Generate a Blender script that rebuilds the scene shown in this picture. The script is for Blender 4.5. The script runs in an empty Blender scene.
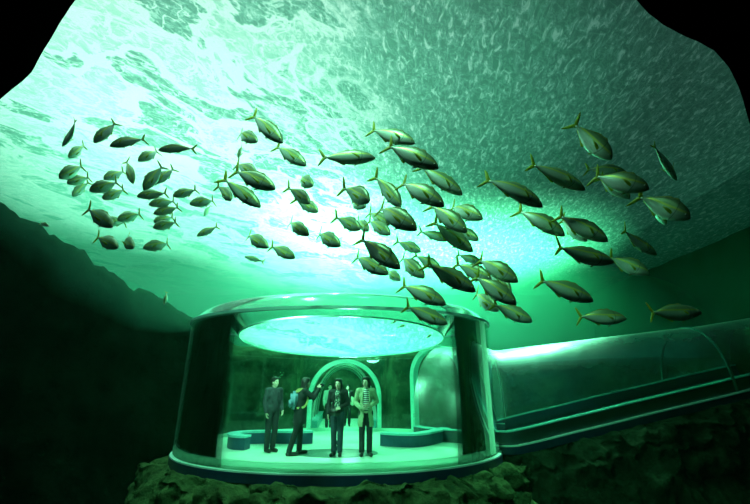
import bpy, bmesh, math, random
from mathutils import Vector, Matrix, noise
random.seed(7)
SC = bpy.context.scene
COL = SC.collection
PI = math.pi
# ------------------------------------------------------------------ camera
FPX = 390.0
PITCH = math.atan(133.0 / FPX)
CP, SP = math.cos(PITCH), math.sin(PITCH)
cam_d = bpy.data.cameras.new('camera')
cam_d.lens = FPX / 750 * 36.0
cam_d.sensor_width = 36.0
cam_d.clip_start = 0.02
cam_d.clip_end = 300
cam = bpy.data.objects.new('camera', cam_d)
cam.rotation_euler = (PI / 2 + PITCH, 0, 0)
COL.objects.link(cam)
SC.camera = cam

def ray(x, y):
    u = 252.0 - y
    return Vector((x - 375.0, FPX * CP - u * SP, FPX * SP + u * CP)) / FPX
def at_depth(x, y, d):
    return ray(x, y) * d
def at_y(x, y, Y):
    r = ray(x, y)
    return r * (Y / r.y)
def at_z(x, y, z):
    r = ray(x, y)
    return r * (z / r.z)

# ------------------------------------------------------------------ nodes
def mat(name):
    m = bpy.data.materials.new(name)
    m.use_nodes = True
    nt = m.node_tree
    for n in list(nt.nodes):
        nt.nodes.remove(n)
    out = nt.nodes.new('ShaderNodeOutputMaterial')
    return m, nt, out
def N(nt, t, **kw):
    n = nt.nodes.new(t)
    for k, v in kw.items():
        if k.startswith('i_'):
            n.inputs[k[2:].replace('_', ' ')].default_value = v
        else:
            setattr(n, k, v)
    return n
def L(nt, a, b):
    nt.links.new(a, b)
def ramp(nt, fac, stops):
    r = N(nt, 'ShaderNodeValToRGB')
    el = r.color_ramp.elements
    while len(el) < len(stops):
        el.new(0.5)
    for e, (p, c) in zip(el, stops):
        e.position = p
        e.color = c if len(c) == 4 else (*c, 1)
    if fac is not None:
        L(nt, fac, r.inputs[0])
    return r.outputs[0]
def math_node(nt, op, a, b=None, clamp=False):
    n = N(nt, 'ShaderNodeMath', operation=op)
    n.use_clamp = clamp
    for i, v in enumerate((a, b)):
        if v is None: continue
        if isinstance(v, (int, float)): n.inputs[i].default_value = v
        else: L(nt, v, n.inputs[i])
    return n.outputs[0]
def mapped(nt, scale=(1, 1, 1), rot=(0, 0, 0), coord='Object'):
    tc = N(nt, 'ShaderNodeTexCoord')
    mp = N(nt, 'ShaderNodeMapping')
    mp.inputs['Scale'].default_value = scale
    mp.inputs['Rotation'].default_value = rot
    L(nt, tc.outputs[coord], mp.inputs['Vector'])
    return mp.outputs['Vector']

def simple(name, col, rough=0.5, metal=0.0, var=0.12, scale=6.0, bump=0.0, bscale=30.0, coat=0.0, spec=0.5):
    m, nt, out = mat(name)
    b = N(nt, 'ShaderNodeBsdfPrincipled')
    b.inputs['Roughness'].default_value = rough
    b.inputs['Metallic'].default_value = metal
    b.inputs['Specular IOR Level'].default_value = spec
    b.inputs['Coat Weight'].default_value = coat
    v = mapped(nt)
    nz = N(nt, 'ShaderNodeTexNoise', i_Scale=scale, i_Detail=5.0)
    L(nt, v, nz.inputs['Vector'])
    lo = tuple(max(0, c * (1 - var)) for c in col)
    hi = tuple(min(1, c * (1 + var)) for c in col)
    L(nt, ramp(nt, nz.outputs['Fac'], [(0.3, lo), (0.7, hi)]), b.inputs['Base Color'])
    if bump:
        n2 = N(nt, 'ShaderNodeTexNoise', i_Scale=bscale, i_Detail=4.0)
        L(nt, v, n2.inputs['Vector'])
        bp = N(nt, 'ShaderNodeBump', i_Strength=bump, i_Distance=0.02)
        L(nt, n2.outputs['Fac'], bp.inputs['Height'])
        L(nt, bp.outputs[0], b.inputs['Normal'])
    L(nt, b.outputs[0], out.inputs['Surface'])
    return m

def striped(name, c1, c2, scale, axis='Z', rough=0.8, width=0.5):
    m, nt, out = mat(name)
    b = N(nt, 'ShaderNodeBsdfPrincipled', i_Roughness=rough)
    w = N(nt, 'ShaderNodeTexWave', wave_type='BANDS', bands_direction=axis, i_Scale=scale)
    L(nt, mapped(nt), w.inputs['Vector'])
    L(nt, ramp(nt, w.outputs['Fac'], [(width - 0.05, c1), (width + 0.05, c2)]), b.inputs['Base Color'])
    L(nt, b.outputs[0], out.inputs['Surface'])
    return m

def rock_mat(name, dark, light, bscale=1.6, tint=None):
    m, nt, out = mat(name)
    b = N(nt, 'ShaderNodeBsdfDiffuse', i_Roughness=0.9)
    v = mapped(nt)
    n1 = N(nt, 'ShaderNodeTexNoise', i_Scale=bscale, i_Detail=9.0, i_Roughness=0.65)
    L(nt, v, n1.inputs['Vector'])
    n2 = N(nt, 'ShaderNodeTexVoronoi', i_Scale=bscale * 2.6)
    L(nt, v, n2.inputs['Vector'])
    stops = [(0.30, dark), (0.62, light)]
    if tint: stops.append((0.78, tint))
    L(nt, ramp(nt, n1.outputs['Fac'], stops), b.inputs['Color'])
    mx = math_node(nt, 'ADD', n1.outputs['Fac'], math_node(nt, 'MULTIPLY', n2.outputs['Distance'], 0.35))
    bp = N(nt, 'ShaderNodeBump', i_Strength=0.9, i_Distance=0.25)
    L(nt, mx, bp.inputs['Height'])
    L(nt, bp.outputs[0], b.inputs['Normal'])
    L(nt, b.outputs[0], out.inputs['Surface'])
    return m

def acrylic(name, ior, tint=(0.93, 1.0, 0.97), rough=0.02, extra=0.0, mirror=1.0):
    """Clear acrylic: transparent, mirror where it meets the critical angle (real Fresnel of water against air)."""
    m, nt, out = mat(name)
    t = N(nt, 'ShaderNodeBsdfTransparent')
    t.inputs['Color'].default_value = (*tint, 1)
    g = N(nt, 'ShaderNodeBsdfGlossy', i_Roughness=rough)
    g.inputs['Color'].default_value = (0.9, 1, 0.96, 1)
    fr = N(nt, 'ShaderNodeFresnel', i_IOR=ior)
    nz = N(nt, 'ShaderNodeTexNoise', i_Scale=3.0, i_Detail=3.0)
    L(nt, mapped(nt), nz.inputs['Vector'])
    fac = math_node(nt, 'ADD', fr.outputs[0], math_node(nt, 'MULTIPLY', nz.outputs['Fac'], extra), clamp=True)
    if mirror < 1.0: fac = math_node(nt, 'MULTIPLY', fac, mirror)
    mx = N(nt, 'ShaderNodeMixShader')
    L(nt, fac, mx.inputs[0])
    L(nt, t.outputs[0], mx.inputs[1])
    L(nt, g.outputs[0], mx.inputs[2])
    L(nt, mx.outputs[0], out.inputs['Surface'])
    return m

# ------------------------------------------------------------------ objects
def props(o, label=None, cat=None, group=None, kind=None):
    if label: o['label'] = label
    if cat: o['category'] = cat
    if group: o['group'] = group
    if kind: o['kind'] = kind
    return o
def empty(name, loc=(0, 0, 0), rz=0.0, **kw):
    o = bpy.data.objects.new(name, None)
    o.empty_display_size = 0.2
    o.location = loc
    o.rotation_euler = (0, 0, rz)
    COL.objects.link(o)
    return props(o, **kw)
def mesh_obj(name, bm, m, parent=None, smooth=True, **kw):
    me = bpy.data.meshes.new(name)
    bmesh.ops.recalc_face_normals(bm, faces=bm.faces[:]) if kw.pop('recalc', True) else None
    bm.to_mesh(me)
    bm.free()
    for p in me.polygons: p.use_smooth = smooth
    for mm in (m if isinstance(m, (list, tuple)) else [m]):
        me.materials.append(mm)
    o = bpy.data.objects.new(name, me)
    COL.objects.link(o)
    if parent: o.parent = parent
    return props(o, **kw)
def data_obj(name, me, parent=None, **kw):
    o = bpy.data.objects.new(name, me)
    COL.objects.link(o)
    if parent: o.parent = parent
    return props(o, **kw)

def sweep(bm, path, profile, closed=False, up=Vector((0, 0, 1)), closed_profile=True, scale=None):
    """profile [(side, height)] carried along a path of points; side is to the right of travel."""
    n = len(path)
    rings = []
    for i, p in enumerate(path):
        a = path[(i - 1) % n] if (closed or i > 0) else path[i]
        b = path[(i + 1) % n] if (closed or i < n - 1) else path[i]
        t = (b - a).normalized()
        s = t.cross(up).normalized()
        u = up if abs(t.z) < 1e-6 else s.cross(t).normalized()
        k = scale[i] if scale else 1.0
        rings.append([bm.verts.new(p + s * (q[0] * k) + u * (q[1] * k)) for q in profile])
    m = len(profile)
    for i in range(n if closed else n - 1):
        r0, r1 = rings[i], rings[(i + 1) % n]
        for j in range(m if closed_profile else m - 1):
            bm.faces.new((r0[j], r0[(j + 1) % m], r1[(j + 1) % m], r1[j]))
    if closed_profile and not closed:
        bm.faces.new(rings[0])
        bm.faces.new(list(reversed(rings[-1])))
    return rings

def box(bm, c, s, rot=None):
    r = bmesh.ops.create_cube(bm, size=1.0)
    M = Matrix.Translation(c) @ (rot.to_4x4() if rot else Matrix.Identity(4)) @ Matrix.Diagonal((*s, 1))
    bmesh.ops.transform(bm, matrix=M, verts=r['verts'])
    return r['verts']
def ball(bm, c, s, seg=16, rot=None):
    r = bmesh.ops.create_uvsphere(bm, u_segments=seg, v_segments=max(6, seg // 2 + 2), radius=1.0)
    if isinstance(s, (int, float)): s = (s, s, s)
    M = Matrix.Translation(c) @ (rot.to_4x4() if rot else Matrix.Identity(4)) @ Matrix.Diagonal((*s, 1))
    bmesh.ops.transform(bm, matrix=M, verts=r['verts'])
    return r['verts']
def limb(bm, a, b, ra, rb, seg=12, flat=1.0):
    """tapered limb from a to b with rounded ends"""
    a, b = Vector(a), Vector(b)
    d = b - a
    ln = d.length
    q = d.normalized().to_track_quat('Z', 'Y')
    rows = []
    prof = []
    for k in range(5):
        t = -PI / 2 + k * PI / 8
        prof.append((ra * math.cos(t), ra * math.sin(t)))
    prof.append((ra, 0))
    for k in range(1, 6):
        f = k / 6
        prof.append((ra + (rb - ra) * f, ln * f))
    for k in range(0, 5):
        t = k * PI / 8
        prof.append((rb * math.cos(t), ln + rb * math.sin(t)))
    for r, z in prof:
        r = max(r, 1e-4)
        rows.append([bm.verts.new(a + q @ Vector((r * math.cos(2 * PI * j / seg) * flat, r * math.sin(2 * PI * j / seg), z))) for j in range(seg)])
    for i in range(len(rows) - 1):
        for j in range(seg):
            bm.faces.new((rows[i][j], rows[i][(j + 1) % seg], rows[i + 1][(j + 1) % seg], rows[i + 1][j]))
    bm.faces.new(list(reversed(rows[0])))
    bm.faces.new(rows[-1])

def fused(bm, voxel, smooth=2):
    """one continuous surface out of overlapping volumes"""
    bmesh.ops.recalc_face_normals(bm, faces=bm.faces[:])
    me = bpy.data.meshes.new('tmp')
    bm.to_mesh(me)
    bm.free()
    o = bpy.data.objects.new('tmp', me)
    COL.objects.link(o)
    r = o.modifiers.new('r', 'REMESH')
    r.mode = 'VOXEL'
    r.voxel_size = voxel
    if smooth:
        s = o.modifiers.new('s', 'SMOOTH')
        s.iterations = smooth
        s.factor = 0.5
    dg = bpy.context.evaluated_depsgraph_get()
    res = bpy.data.meshes.new_from_object(o.evaluated_get(dg))
    bpy.data.objects.remove(o)
    bpy.data.meshes.remove(me)
    out = bmesh.new()
    out.from_mesh(res)
    bpy.data.meshes.remove(res)
    return out
WATER_SCAT = (0.27, 0.97, 0.66)
WATER_ABS = (0.17, 0.97, 0.68)
WATER_DS, WATER_DA, WATER_G = 0.0012, 0.072, 0.7
HAZE_DS, HAZE_G = 0.14, 0.5
HAZE2_DS = 0.055
# ================================================================== SETTING
SURF = 8.0
# ---- water body
def volume_mat(name, scat, absb, dens, absd, g):
    m, nt, out = mat(name)
    s = N(nt, 'ShaderNodeVolumeScatter', i_Density=dens, i_Anisotropy=g)
    s.inputs['Color'].default_value = (*scat, 1)
    a = N(nt, 'ShaderNodeVolumeAbsorption', i_Density=absd)
    a.inputs['Color'].default_value = (*absb, 1)
    ad = N(nt, 'ShaderNodeAddShader')
    L(nt, s.outputs[0], ad.inputs[0])
    L(nt, a.outputs[0], ad.inputs[1])
    L(nt, ad.outputs[0], out.inputs['Volume'])
    return m
M_water = volume_mat('water', WATER_SCAT, WATER_ABS, WATER_DS, WATER_DA, WATER_G)
bm = bmesh.new()
box(bm, Vector((0, 18.75, 1.9)), (43, 36.3, 12.1))
mesh_obj('water', bm, M_water, smooth=False, kind='stuff', label='green aquarium water filling the tank around the fish', cat='water')

M_haze = volume_mat('back_haze', WATER_SCAT, WATER_ABS, HAZE_DS, 0.01, HAZE_G)  # added denser volume that makes the far water glow
bm = bmesh.new()
bmesh.ops.create_uvsphere(bm, u_segments=48, v_segments=24, radius=1.0)
bmesh.ops.transform(bm, matrix=Matrix.Translation((0, 28.6, 2.0)) @ Matrix.Diagonal((27, 8.4, 8.0, 1)), verts=bm.verts[:])
mesh_obj('back_haze', bm, M_haze, kind='stuff', label='denser water haze added behind the rotunda to catch the light', cat='water')

M_haze2 = volume_mat('crest_haze', WATER_SCAT, WATER_ABS, HAZE2_DS, 0.01, 0.4)  # added haze patch, fades the rock crest from glow to dark
bm = bmesh.new()
bmesh.ops.create_uvsphere(bm, u_segments=40, v_segments=20, radius=1.0)
bmesh.ops.transform(bm, matrix=Matrix.Translation((-9.0, 13.2, 4.6)) @ Matrix.Diagonal((6.5, 5.5, 3.0, 1)), verts=bm.verts[:])
mesh_obj('crest_haze', bm, M_haze2, kind='stuff', label='patch of haze added over the crest of the left rock wall for a soft glow', cat='water')

# ---- rippled water surface seen from below
m, nt, out = mat('water_surface')
def turned(angle, scale):
    a = mapped(nt, (1, 1, 1), (0, 0, angle))
    mp = N(nt, 'ShaderNodeMapping')
    mp.inputs['Scale'].default_value = scale
    L(nt, a, mp.inputs['Vector'])
    return mp.outputs[0]
def ntex(vec, scale, detail=4.0, rough=0.55, dist=0.0):
    n = N(nt, 'ShaderNodeTexNoise', i_Scale=scale, i_Detail=detail, i_Roughness=rough, i_Distortion=dist)
    L(nt, vec, n.inputs['Vector'])
    return n.outputs['Fac']
def ridge(f, c, w0, w1):
    r = math_node(nt, 'ABSOLUTE', math_node(nt, 'SUBTRACT', f, c))
    return ramp(nt, r, [(0.0, (1, 1, 1)), (w0, (0.8, 0.8, 0.8)), (w1, (0, 0, 0))])
vA = turned(-0.90, (0.50, 1.0, 1.0))
swell = ntex(vA, 0.62, 5.0, 0.52, 0.7)
fold1 = ridge(swell, 0.52, 0.010, 0.034)
vB = turned(-0.75, (0.6, 1.0, 1.0))
fold2 = ridge(ntex(vB, 1.5, 5.0, 0.55, 0.8), 0.5, 0.006, 0.026)
fold3 = ridge(ntex(vB, 4.2, 4.0, 0.6, 0.6), 0.5, 0.01, 0.05)
patch = ramp(nt, swell, [(0.40, (0.42, 0.42, 0.42)), (0.50, (0.30, 0.30, 0.30)), (0.53, (0.05, 0.05, 0.05)), (0.62, (0.0, 0.0, 0.0)), (0.68, (0.35, 0.35, 0.35))])
# fine wind ripples
vC = turned(0.16, (2.3, 0.85, 1.0))
nC = ntex(vC, 3.0, 6.0, 0.62, 0.9)
fine = ramp(nt, nC, [(0.44, (0, 0, 0)), (0.56, (0.22, 0.22, 0.22)), (0.66, (1, 1, 1))])
spark = ramp(nt, ntex(vB, 9.0, 3.0, 0.6), [(0.60, (0, 0, 0)), (0.70, (1, 1, 1))])
# the painted bright folds and dark patches are on the left of the tank
nD = ntex(turned(0.5, (1, 1, 1)), 0.33, 2.0)
sx = N(nt, 'ShaderNodeSeparateXYZ')
tc0 = N(nt, 'ShaderNodeTexCoord')
L(nt, tc0.outputs['Object'], sx.inputs[0])
mr = N(nt, 'ShaderNodeMapRange')
mr.interpolation_type = 'SMOOTHSTEP'
mr.inputs[1].default_value = 1.5; mr.inputs[2].default_value = -3.5
mr.inputs[3].default_value = 0.0; mr.inputs[4].default_value = 1.0
L(nt, math_node(nt, 'ADD', sx.outputs[0], math_node(nt, 'MULTIPLY', math_node(nt, 'SUBTRACT', nD, 0.5), 6.0)), mr.inputs[0])
rz = mr.outputs[0]
def add(*v):
    r = v[0]
    for q in v[1:]: r = math_node(nt, 'ADD', r, q)
    return r
def mul(a, b): return math_node(nt, 'MULTIPLY', a, b)
f1 = add(patch, fold1, mul(fold2, 0.55), mul(fold3, 0.22), mul(spark, 0.25))
f2 = add(mul(fine, 0.62), mul(fold3, 0.12), mul(spark, 0.22))
fac = math_node(nt, 'ADD', add(mul(f1, rz), mul(f2, math_node(nt, 'SUBTRACT', 1.0, mul(rz, 0.75)))), 0.05, clamp=True)
tr = N(nt, 'ShaderNodeBsdfTransparent')
tr.inputs['Color'].default_value = (0.85, 1.0, 0.96, 1)
tl = N(nt, 'ShaderNodeBsdfTranslucent')
L(nt, ramp(nt, fac, [(0.0, (0.10, 0.20, 0.175)), (0.25, (0.26, 0.44, 0.39)), (0.8, (1.0, 1.0, 1.0))]), tl.inputs['Color'])  # bright folds and glitter of the sky painted into the translucent colour
gl = N(nt, 'ShaderNodeBsdfGlossy', i_Roughness=0.12)
gl.inputs['Color'].default_value = (0.75, 1.0, 0.93, 1)
hs = add(swell, mul(nC, 0.18))
bp = N(nt, 'ShaderNodeBump', i_Strength=0.7, i_Distance=0.35)
L(nt, hs, bp.inputs['Height'])
L(nt, bp.outputs[0], gl.inputs['Normal'])
m1 = N(nt, 'ShaderNodeMixShader', i_Fac=0.15)
L(nt, tl.outputs[0], m1.inputs[1]); L(nt, gl.outputs[0], m1.inputs[2])
m2 = N(nt, 'ShaderNodeMixShader')
L(nt, add(mul(fac, 0.30), 0.10), m2.inputs[0]); L(nt, m1.outputs[0], m2.inputs[1]); L(nt, tr.outputs[0], m2.inputs[2])
L(nt, m2.outputs[0], out.inputs['Surface'])
M_surf = m
bm = bmesh.new()
nx, ny = 160, 140
gv = []
for j in range(ny + 1):
    row = []
    for i in range(nx + 1):
        x = -20 + 40 * i / nx
        y = 1.6 + 34.3 * j / ny
        z = SURF + 0.10 * noise.noise(Vector((x * .55, y * .55, 1.3))) + 0.05 * noise.noise(Vector((x * 1.5, y * 1.5, 7.7)))
        row.append(bm.verts.new((x, y, z)))
    gv.append(row)
for j in range(ny):
    for i in range(nx):
        bm.faces.new((gv[j][i], gv[j][i + 1], gv[j + 1][i + 1], gv[j + 1][i]))
mesh_obj('water_surface', bm, M_surf, kind='stuff', recalc=False, label='rippled water surface seen from below, bright and broken overhead', cat='water surface')

# ---- tank shell and the dark gallery the picture is taken from
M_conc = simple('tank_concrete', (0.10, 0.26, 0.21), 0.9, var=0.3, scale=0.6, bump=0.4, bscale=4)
M_concd = simple('tank_concrete_dimmed', (0.02, 0.05, 0.045), 0.9, var=0.3, scale=0.6, bump=0.4, bscale=4)  # darkened copy for the right wall, dim light put into its colour
M_black = simple('gallery_black', (0.008, 0.008, 0.01), 0.95, var=0.2)
def slab(name, lo, hi, m):
    bm = bmesh.new()
    lo, hi = Vector(lo), Vector(hi)
    box(bm, (lo + hi) / 2, tuple(hi - lo))
    mesh_obj(name, bm, m, smooth=False, kind='structure')
slab('wall_back', (-21, 36, -4.5), (21, 36.6, 11), M_conc)
slab('wall_left', (-20.6, 1.5, -4.5), (-20, 36, 11), M_conc)
slab('wall_right', (20, 1.5, -4.5), (20.6, 36, 11), M_concd)

M_rock = rock_mat('shaded_tank_rock', (0.0015, 0.0025, 0.002), (0.006, 0.010, 0.007), 0.9)  # near-black copy, shade of the left rock put into its colour
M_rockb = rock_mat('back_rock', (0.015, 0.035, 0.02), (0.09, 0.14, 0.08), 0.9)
M_rockd = rock_mat('shaded_slope_rock', (0.008, 0.014, 0.008), (0.045, 0.065, 0.035), 1.6)  # darker rock copy, shade on the slope put into its colour
M_ledge = rock_mat('ledge_rock', (0.025, 0.04, 0.018), (0.13, 0.18, 0.075), 2.2, (0.24, 0.31, 0.11))
# tank floor
bm = bmesh.new()
gv = []
for j in range(61):
    row = []
    for i in range(81):
        x = -20 + 40 * i / 80; y = 1.5 + 34.5 * j / 60
        z = -4.0 + 0.5 * noise.fractal(Vector((x * .4, y * .4, 0)), 1.0, 2.0, 4)
        row.append(bm.verts.new((x, y, z)))
    gv.append(row)
for j in range(60):
    for i in range(80):
        bm.faces.new((gv[j][i], gv[j][i + 1], gv[j + 1][i + 1], gv[j + 1][i]))
mesh_obj('floor', bm, M_rock, kind='structure', recalc=False)

# viewing opening in the front wall: irregular rock arch
loop = [(-0, 100), (9, 93), (22, 82), (31, 72), (40, 57), (50, 40), (60, 22), (75, 0), (95, -35), (180, -110), (375, -150), (560, -90),
        (615, -25), (637, 0), (648, 14), (662, 25), (680, 33), (700, 41), (715, 50), (728, 68), (738, 88), (750, 122), (768, 175), (800, 260), (840, 400), (840, 600),
        (375, 660), (-100, 600), (-110, 400), (-75, 240), (-30, 135)]
pts = []
for i, p in enumerate(loop):
    q = loop[(i + 1) % len(loop)]
    n = 3
    for k in range(n):
        pts.append((p[0] + (q[0] - p[0]) * k / n, p[1] + (q[1] - p[1]) * k / n))
bm = bmesh.new()
inn, inb, ouf, oub = [], [], [], []
ctr = at_y(375, 250, 1.0)
for (px, py) in pts:
    a = at_y(px, py, 1.0)
    d = (a - ctr); d.y = 0
    jit = 0.010 * noise.noise(a * 9)
    a = a + d.normalized() * jit
    b = a * 1.5 + d.normalized() * 0.12; b.y = 1.5
    ang = math.atan2(d.z, d.x)
    ca, sa = math.cos(ang), math.sin(ang)
    k = min(21 / abs(ca) if abs(ca) > 1e-6 else 1e9, (12.0 if sa > 0 else 5.0) / abs(sa) if abs(sa) > 1e-6 else 1e9)
    o = Vector((ctr.x + ca * k, 1.0, ctr.z + sa * k))
    inn.append(bm.verts.new(a)); inb.append(bm.verts.new(b))
    ouf.append(bm.verts.new(o)); oub.append(bm.verts.new(o + Vector((0, .5, 0))))
n = len(pts)
for i in range(n):
    j = (i + 1) % n
    bm.faces.new((inn[i], inn[j], inb[j], inb[i]))
    bm.faces.new((inn[i], ouf[i], ouf[j], inn[j]))
    bm.faces.new((inb[i], inb[j], oub[j], oub[i]))
mesh_obj('wall_front', bm, M_black, smooth=False, kind='structure')
# gallery behind the opening (dark)
bm = bmesh.new()
vs = box(bm, Vector((0, -1.0, 0.3)), (5, 4.0, 4.6))
top = [f for f in bm.faces if f.calc_center_median().y > 0.9]
bmesh.ops.delete(bm, geom=top, context='FACES_ONLY')
mesh_obj('wall_gallery', bm, M_black, smooth=False, kind='structure')

# ---- rock massif, left and behind the rotunda
def lerp_list(lst, x):
    if x <= lst[0][0]: return lst[0][1]
    for (a, va), (b, vb) in zip(lst, lst[1:]):
        if x <= b:
            t = (x - a) / (b - a)
            return va + (vb - va) * t
    return lst[-1][1]
SIL = [(-500, 40), (-250, 120), (-100, 165), (0, 192), (20, 206), (45, 224), (75, 240), (105, 262), (140, 286), (190, 314), (240, 346), (340, 353), (450, 353), (520, 351), (600, 346), (680, 338), (750, 326), (900, 290), (1150, 200)]
RAD = [(-500, 3.5), (-250, 6), (0, 8.5), (60, 9.5), (120, 11.5), (190, 15), (240, 17), (297, 17), (306, 20.5), (384, 20.5), (395, 17), (450, 17), (520, 16.5), (600, 16), (750, 15.5), (900, 14), (1150, 9)]
def massif(name, x0, x1, nx, rough=0.55, fl=0.35, m=None):
    bm = bmesh.new()
    rows = []
    prof = [(-1.6, 0.0), (-1.1, .08), (-.7, .18), (-.45, .3), (-.2, .42), (-.3, .52), (-.05, .62), (-.1, .72), (.1, .82), (.05, .9), (.35, .97), (.8, 1.0), (2.0, 1.03), (4, 1.0), (7, .9)]
    fine_prof = []
    for (a, b) in zip(prof, prof[1:]):
        for k in range(4):
            f = k / 4
            fine_prof.append((a[0] + (b[0] - a[0]) * f, a[1] + (b[1] - a[1]) * f))
    fine_prof.append(prof[-1])
    for i in range(nx + 1):
        px = x0 + (x1 - x0) * i / nx
        sy = lerp_list(SIL, px) + 9 * noise.noise(Vector((px * .035, 3.1, 0))) + 5 * noise.noise(Vector((px * .11, 9.1, 0))) + 3 * noise.noise(Vector((px * .31, 5.1, 0)))
        R = lerp_list(RAD, px)
        tp = at_y(px, sy, R)
        hd = Vector((tp.x, tp.y, 0)).normalized()
        row = []
        for (dr, h) in fine_prof:
            z = -4.2 + (tp.z + 4.2) * h
            p = Vector((tp.x, tp.y, 0)) + hd * dr * 0.8
            p.z = z
            amp = rough * min(1.0, abs(1 - h) * 5 + .25)
            dsp = amp * noise.fractal(p * .55, 1.0, 2.0, 5)
            p = p - hd * dsp + Vector((0, 0, fl * .6 * noise.fractal(p * .8 + Vector((5, 5, 5)), 1.0, 2.0, 4) * min(1, (1 - h) * 4 + .15) if h < 1 else 0))
            row.append(bm.verts.new(p))
        rows.append(row)
    for i in range(nx):
        for j in range(len(fine_prof) - 1):
            bm.faces.new((rows[i][j], rows[i + 1][j], rows[i + 1][j + 1], rows[i][j + 1]))
    return mesh_obj(name, bm, m or M_rock, kind='structure', recalc=False)
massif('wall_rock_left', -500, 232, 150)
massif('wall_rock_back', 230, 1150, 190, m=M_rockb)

# ================================================================== ROTUNDA
RX, RY, RA, RB = -0.95, 11.5, 4.15, 3.3
FZ, TZ = -1.5, 1.56
def E(t, k=1.0, z=0.0):
    return Vector((RX + RA * k * math.sin(t), RY - RB * k * math.cos(t), z))
M_ac_out = acrylic('acrylic_outer', 0.71, (0.90, 1.0, 0.96), 0.03, 0.05, 0.72)
M_ac_in = acrylic('acrylic_inner', 1.33, (0.97, 1.0, 0.98), 0.03)
M_ac_clear = acrylic('acrylic_roof', 1.12, (0.92, 1.0, 0.97), 0.12, 0.22)
M_rim = simple('acrylic_edge', (0.50, 0.95, 0.90), 0.25, var=0.08, coat=0.5)
M_navy = simple('navy_paint', (0.012, 0.03, 0.085), 0.35, var=0.15, coat=0.3)
M_trimw = simple('pale_edging', (0.70, 0.88, 0.85), 0.35, var=0.05)
M_floor = simple('rotunda_floor', (0.62, 0.75, 0.66), 0.35, var=0.06, scale=2.0)
M_disc = simple('floor_disc', (0.05, 0.10, 0.085), 0.3, var=0.15)
M_bench = simple('bench_blue', (0.02, 0.07, 0.13), 0.4, var=0.15)
M_benchtop = simple('bench_top', (0.25, 0.62, 0.66), 0.35, var=0.08)
M_pari = simple('parapet_face', (0.10, 0.42, 0.45), 0.4, var=0.1)

# arches: back tunnel mouth, side tunnel mouth
AR = [dict(t=PI + 0.03, hw=1.22, H=2.32), dict(t=math.radians(133), hw=0.95, H=2.72)]
for a in AR:
    c = E(a['t'], 1.0, FZ)
    tg = (E(a['t'] + .01, 1, 0) - E(a['t'] - .01, 1, 0)).normalized()
    a['c'] = c; a['tan'] = tg
def arch_pts(a, off=0.0, n=28):
    hw, H = a['hw'] + off, a['H'] + off
    leg = H - hw
    res = [(-hw, 0.0), (-hw, leg * .5)]
    for k in range(n + 1):
        t = PI - PI * k / n
        res.append((hw * math.cos(t), leg + hw * math.sin(t)))
    res += [(hw, leg * .5), (hw, 0.0)]
    return [a['c'] + a['tan'] * s + Vector((0, 0, h)) for s, h in res]
def in_arch(p):
    for a in AR:
        d = p - a['c']
        s = d.x * a['tan'].x + d.y * a['tan'].y
        nrm = abs(d.x * a['tan'].y - d.y * a['tan'].x)
        if nrm > 1.2: continue
        h = d.z
        leg = a['H'] - a['hw']
        if abs(s) < a['hw'] and (h < leg or (s * s + (h - leg) ** 2) < a['hw'] ** 2):
            return True
    return False

rot = empty('glass_rotunda', (RX, RY, FZ), label='round clear acrylic viewing chamber standing on the rock ledge, people inside', cat='viewing chamber')
def part(name, bm, m, parent=None, **kw):
    o = mesh_obj(name, bm, m, **kw)
    p = parent or rot
    o.parent = p
    M = Matrix.Translation(p.location) @ Matrix.Rotation(p.rotation_euler.z, 4, 'Z')
    q = p.parent
    if q is None:
        o.matrix_parent_inverse = M.inverted()
    else:
        o.matrix_parent_inverse = (Matrix.Translation(q.location)).inverted() if False else q_inv(p)
    return o
def q_inv(p):
    return Matrix.Identity(4)
# wall (outer face = water against air, inner face = plain acrylic)
bm = bmesh.new()
NT, NZ = 260, 60
og, ig = [], []
for j in range(NZ + 1):
    z = FZ - .10 + (TZ - FZ + .10) * j / NZ
    og.append([bm.verts.new(E(2 * PI * i / NT, 1.0, z)) for i in range(NT)])
    ig.append([bm.verts.new(E(2 * PI * i / NT, 0.985, z)) for i in range(NT)])
for j in range(NZ):
    for i in range(NT):
        k = (i + 1) % NT
        cpt = (og[j][i].co + og[j + 1][k].co) / 2
        if in_arch(cpt): continue
        bm.faces.new((og[j][i], og[j][k], og[j + 1][k], og[j + 1][i])).material_index = 0
        bm.faces.new((ig[j][k], ig[j][i], ig[j + 1][i], ig[j + 1][k])).material_index = 1
bmesh.ops.delete(bm, geom=[v for v in bm.verts if not v.link_faces], context='VERTS')
part('acrylic_wall', bm, [M_ac_out, M_ac_in], recalc=False)
# top rim, shallow dome and sloping skylight
def ring_path(k, z, n=160):
    return [E(2 * PI * i / n, k, z) for i in range(n)]
bm = bmesh.new()
sweep(bm, ring_path(0.995, TZ), [(-.05, -.03), (.06, -.03), (.06, .03), (-.05, .03)], closed=True)
part('top_rim', bm, M_rim, smooth=False)
KI = 0.70
def sky_z(p):   # the skylight ring slopes down to the back
    return TZ - 0.02 - 0.62 * max(0.0, (p.y - (RY - RB * KI)) / (2 * RB * KI))
bm = bmesh.new()
rows = []
for s in range(9):
    f = s / 8
    k = 1.0 + (KI - 1.0) * f
    row = []
    for i in range(160):
        p = E(2 * PI * i / 160, k)
        q = E(2 * PI * i / 160, KI)
        z = TZ + (sky_z(q) - TZ) * f + 0.50 * math.sin(PI * f) ** 0.8 * (1.0 - 0.35 * f)
        row.append(bm.verts.new(Vector((p.x, p.y, z))))
    rows.append(row)
for s in range(8):
    for i in range(160):
        k = (i + 1) % 160
        bm.faces.new((rows[s][i], rows[s][k], rows[s + 1][k], rows[s + 1][i]))
part('roof_ring', bm, M_ac_clear)
m, nt, out = mat('skylight_acrylic')
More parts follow.
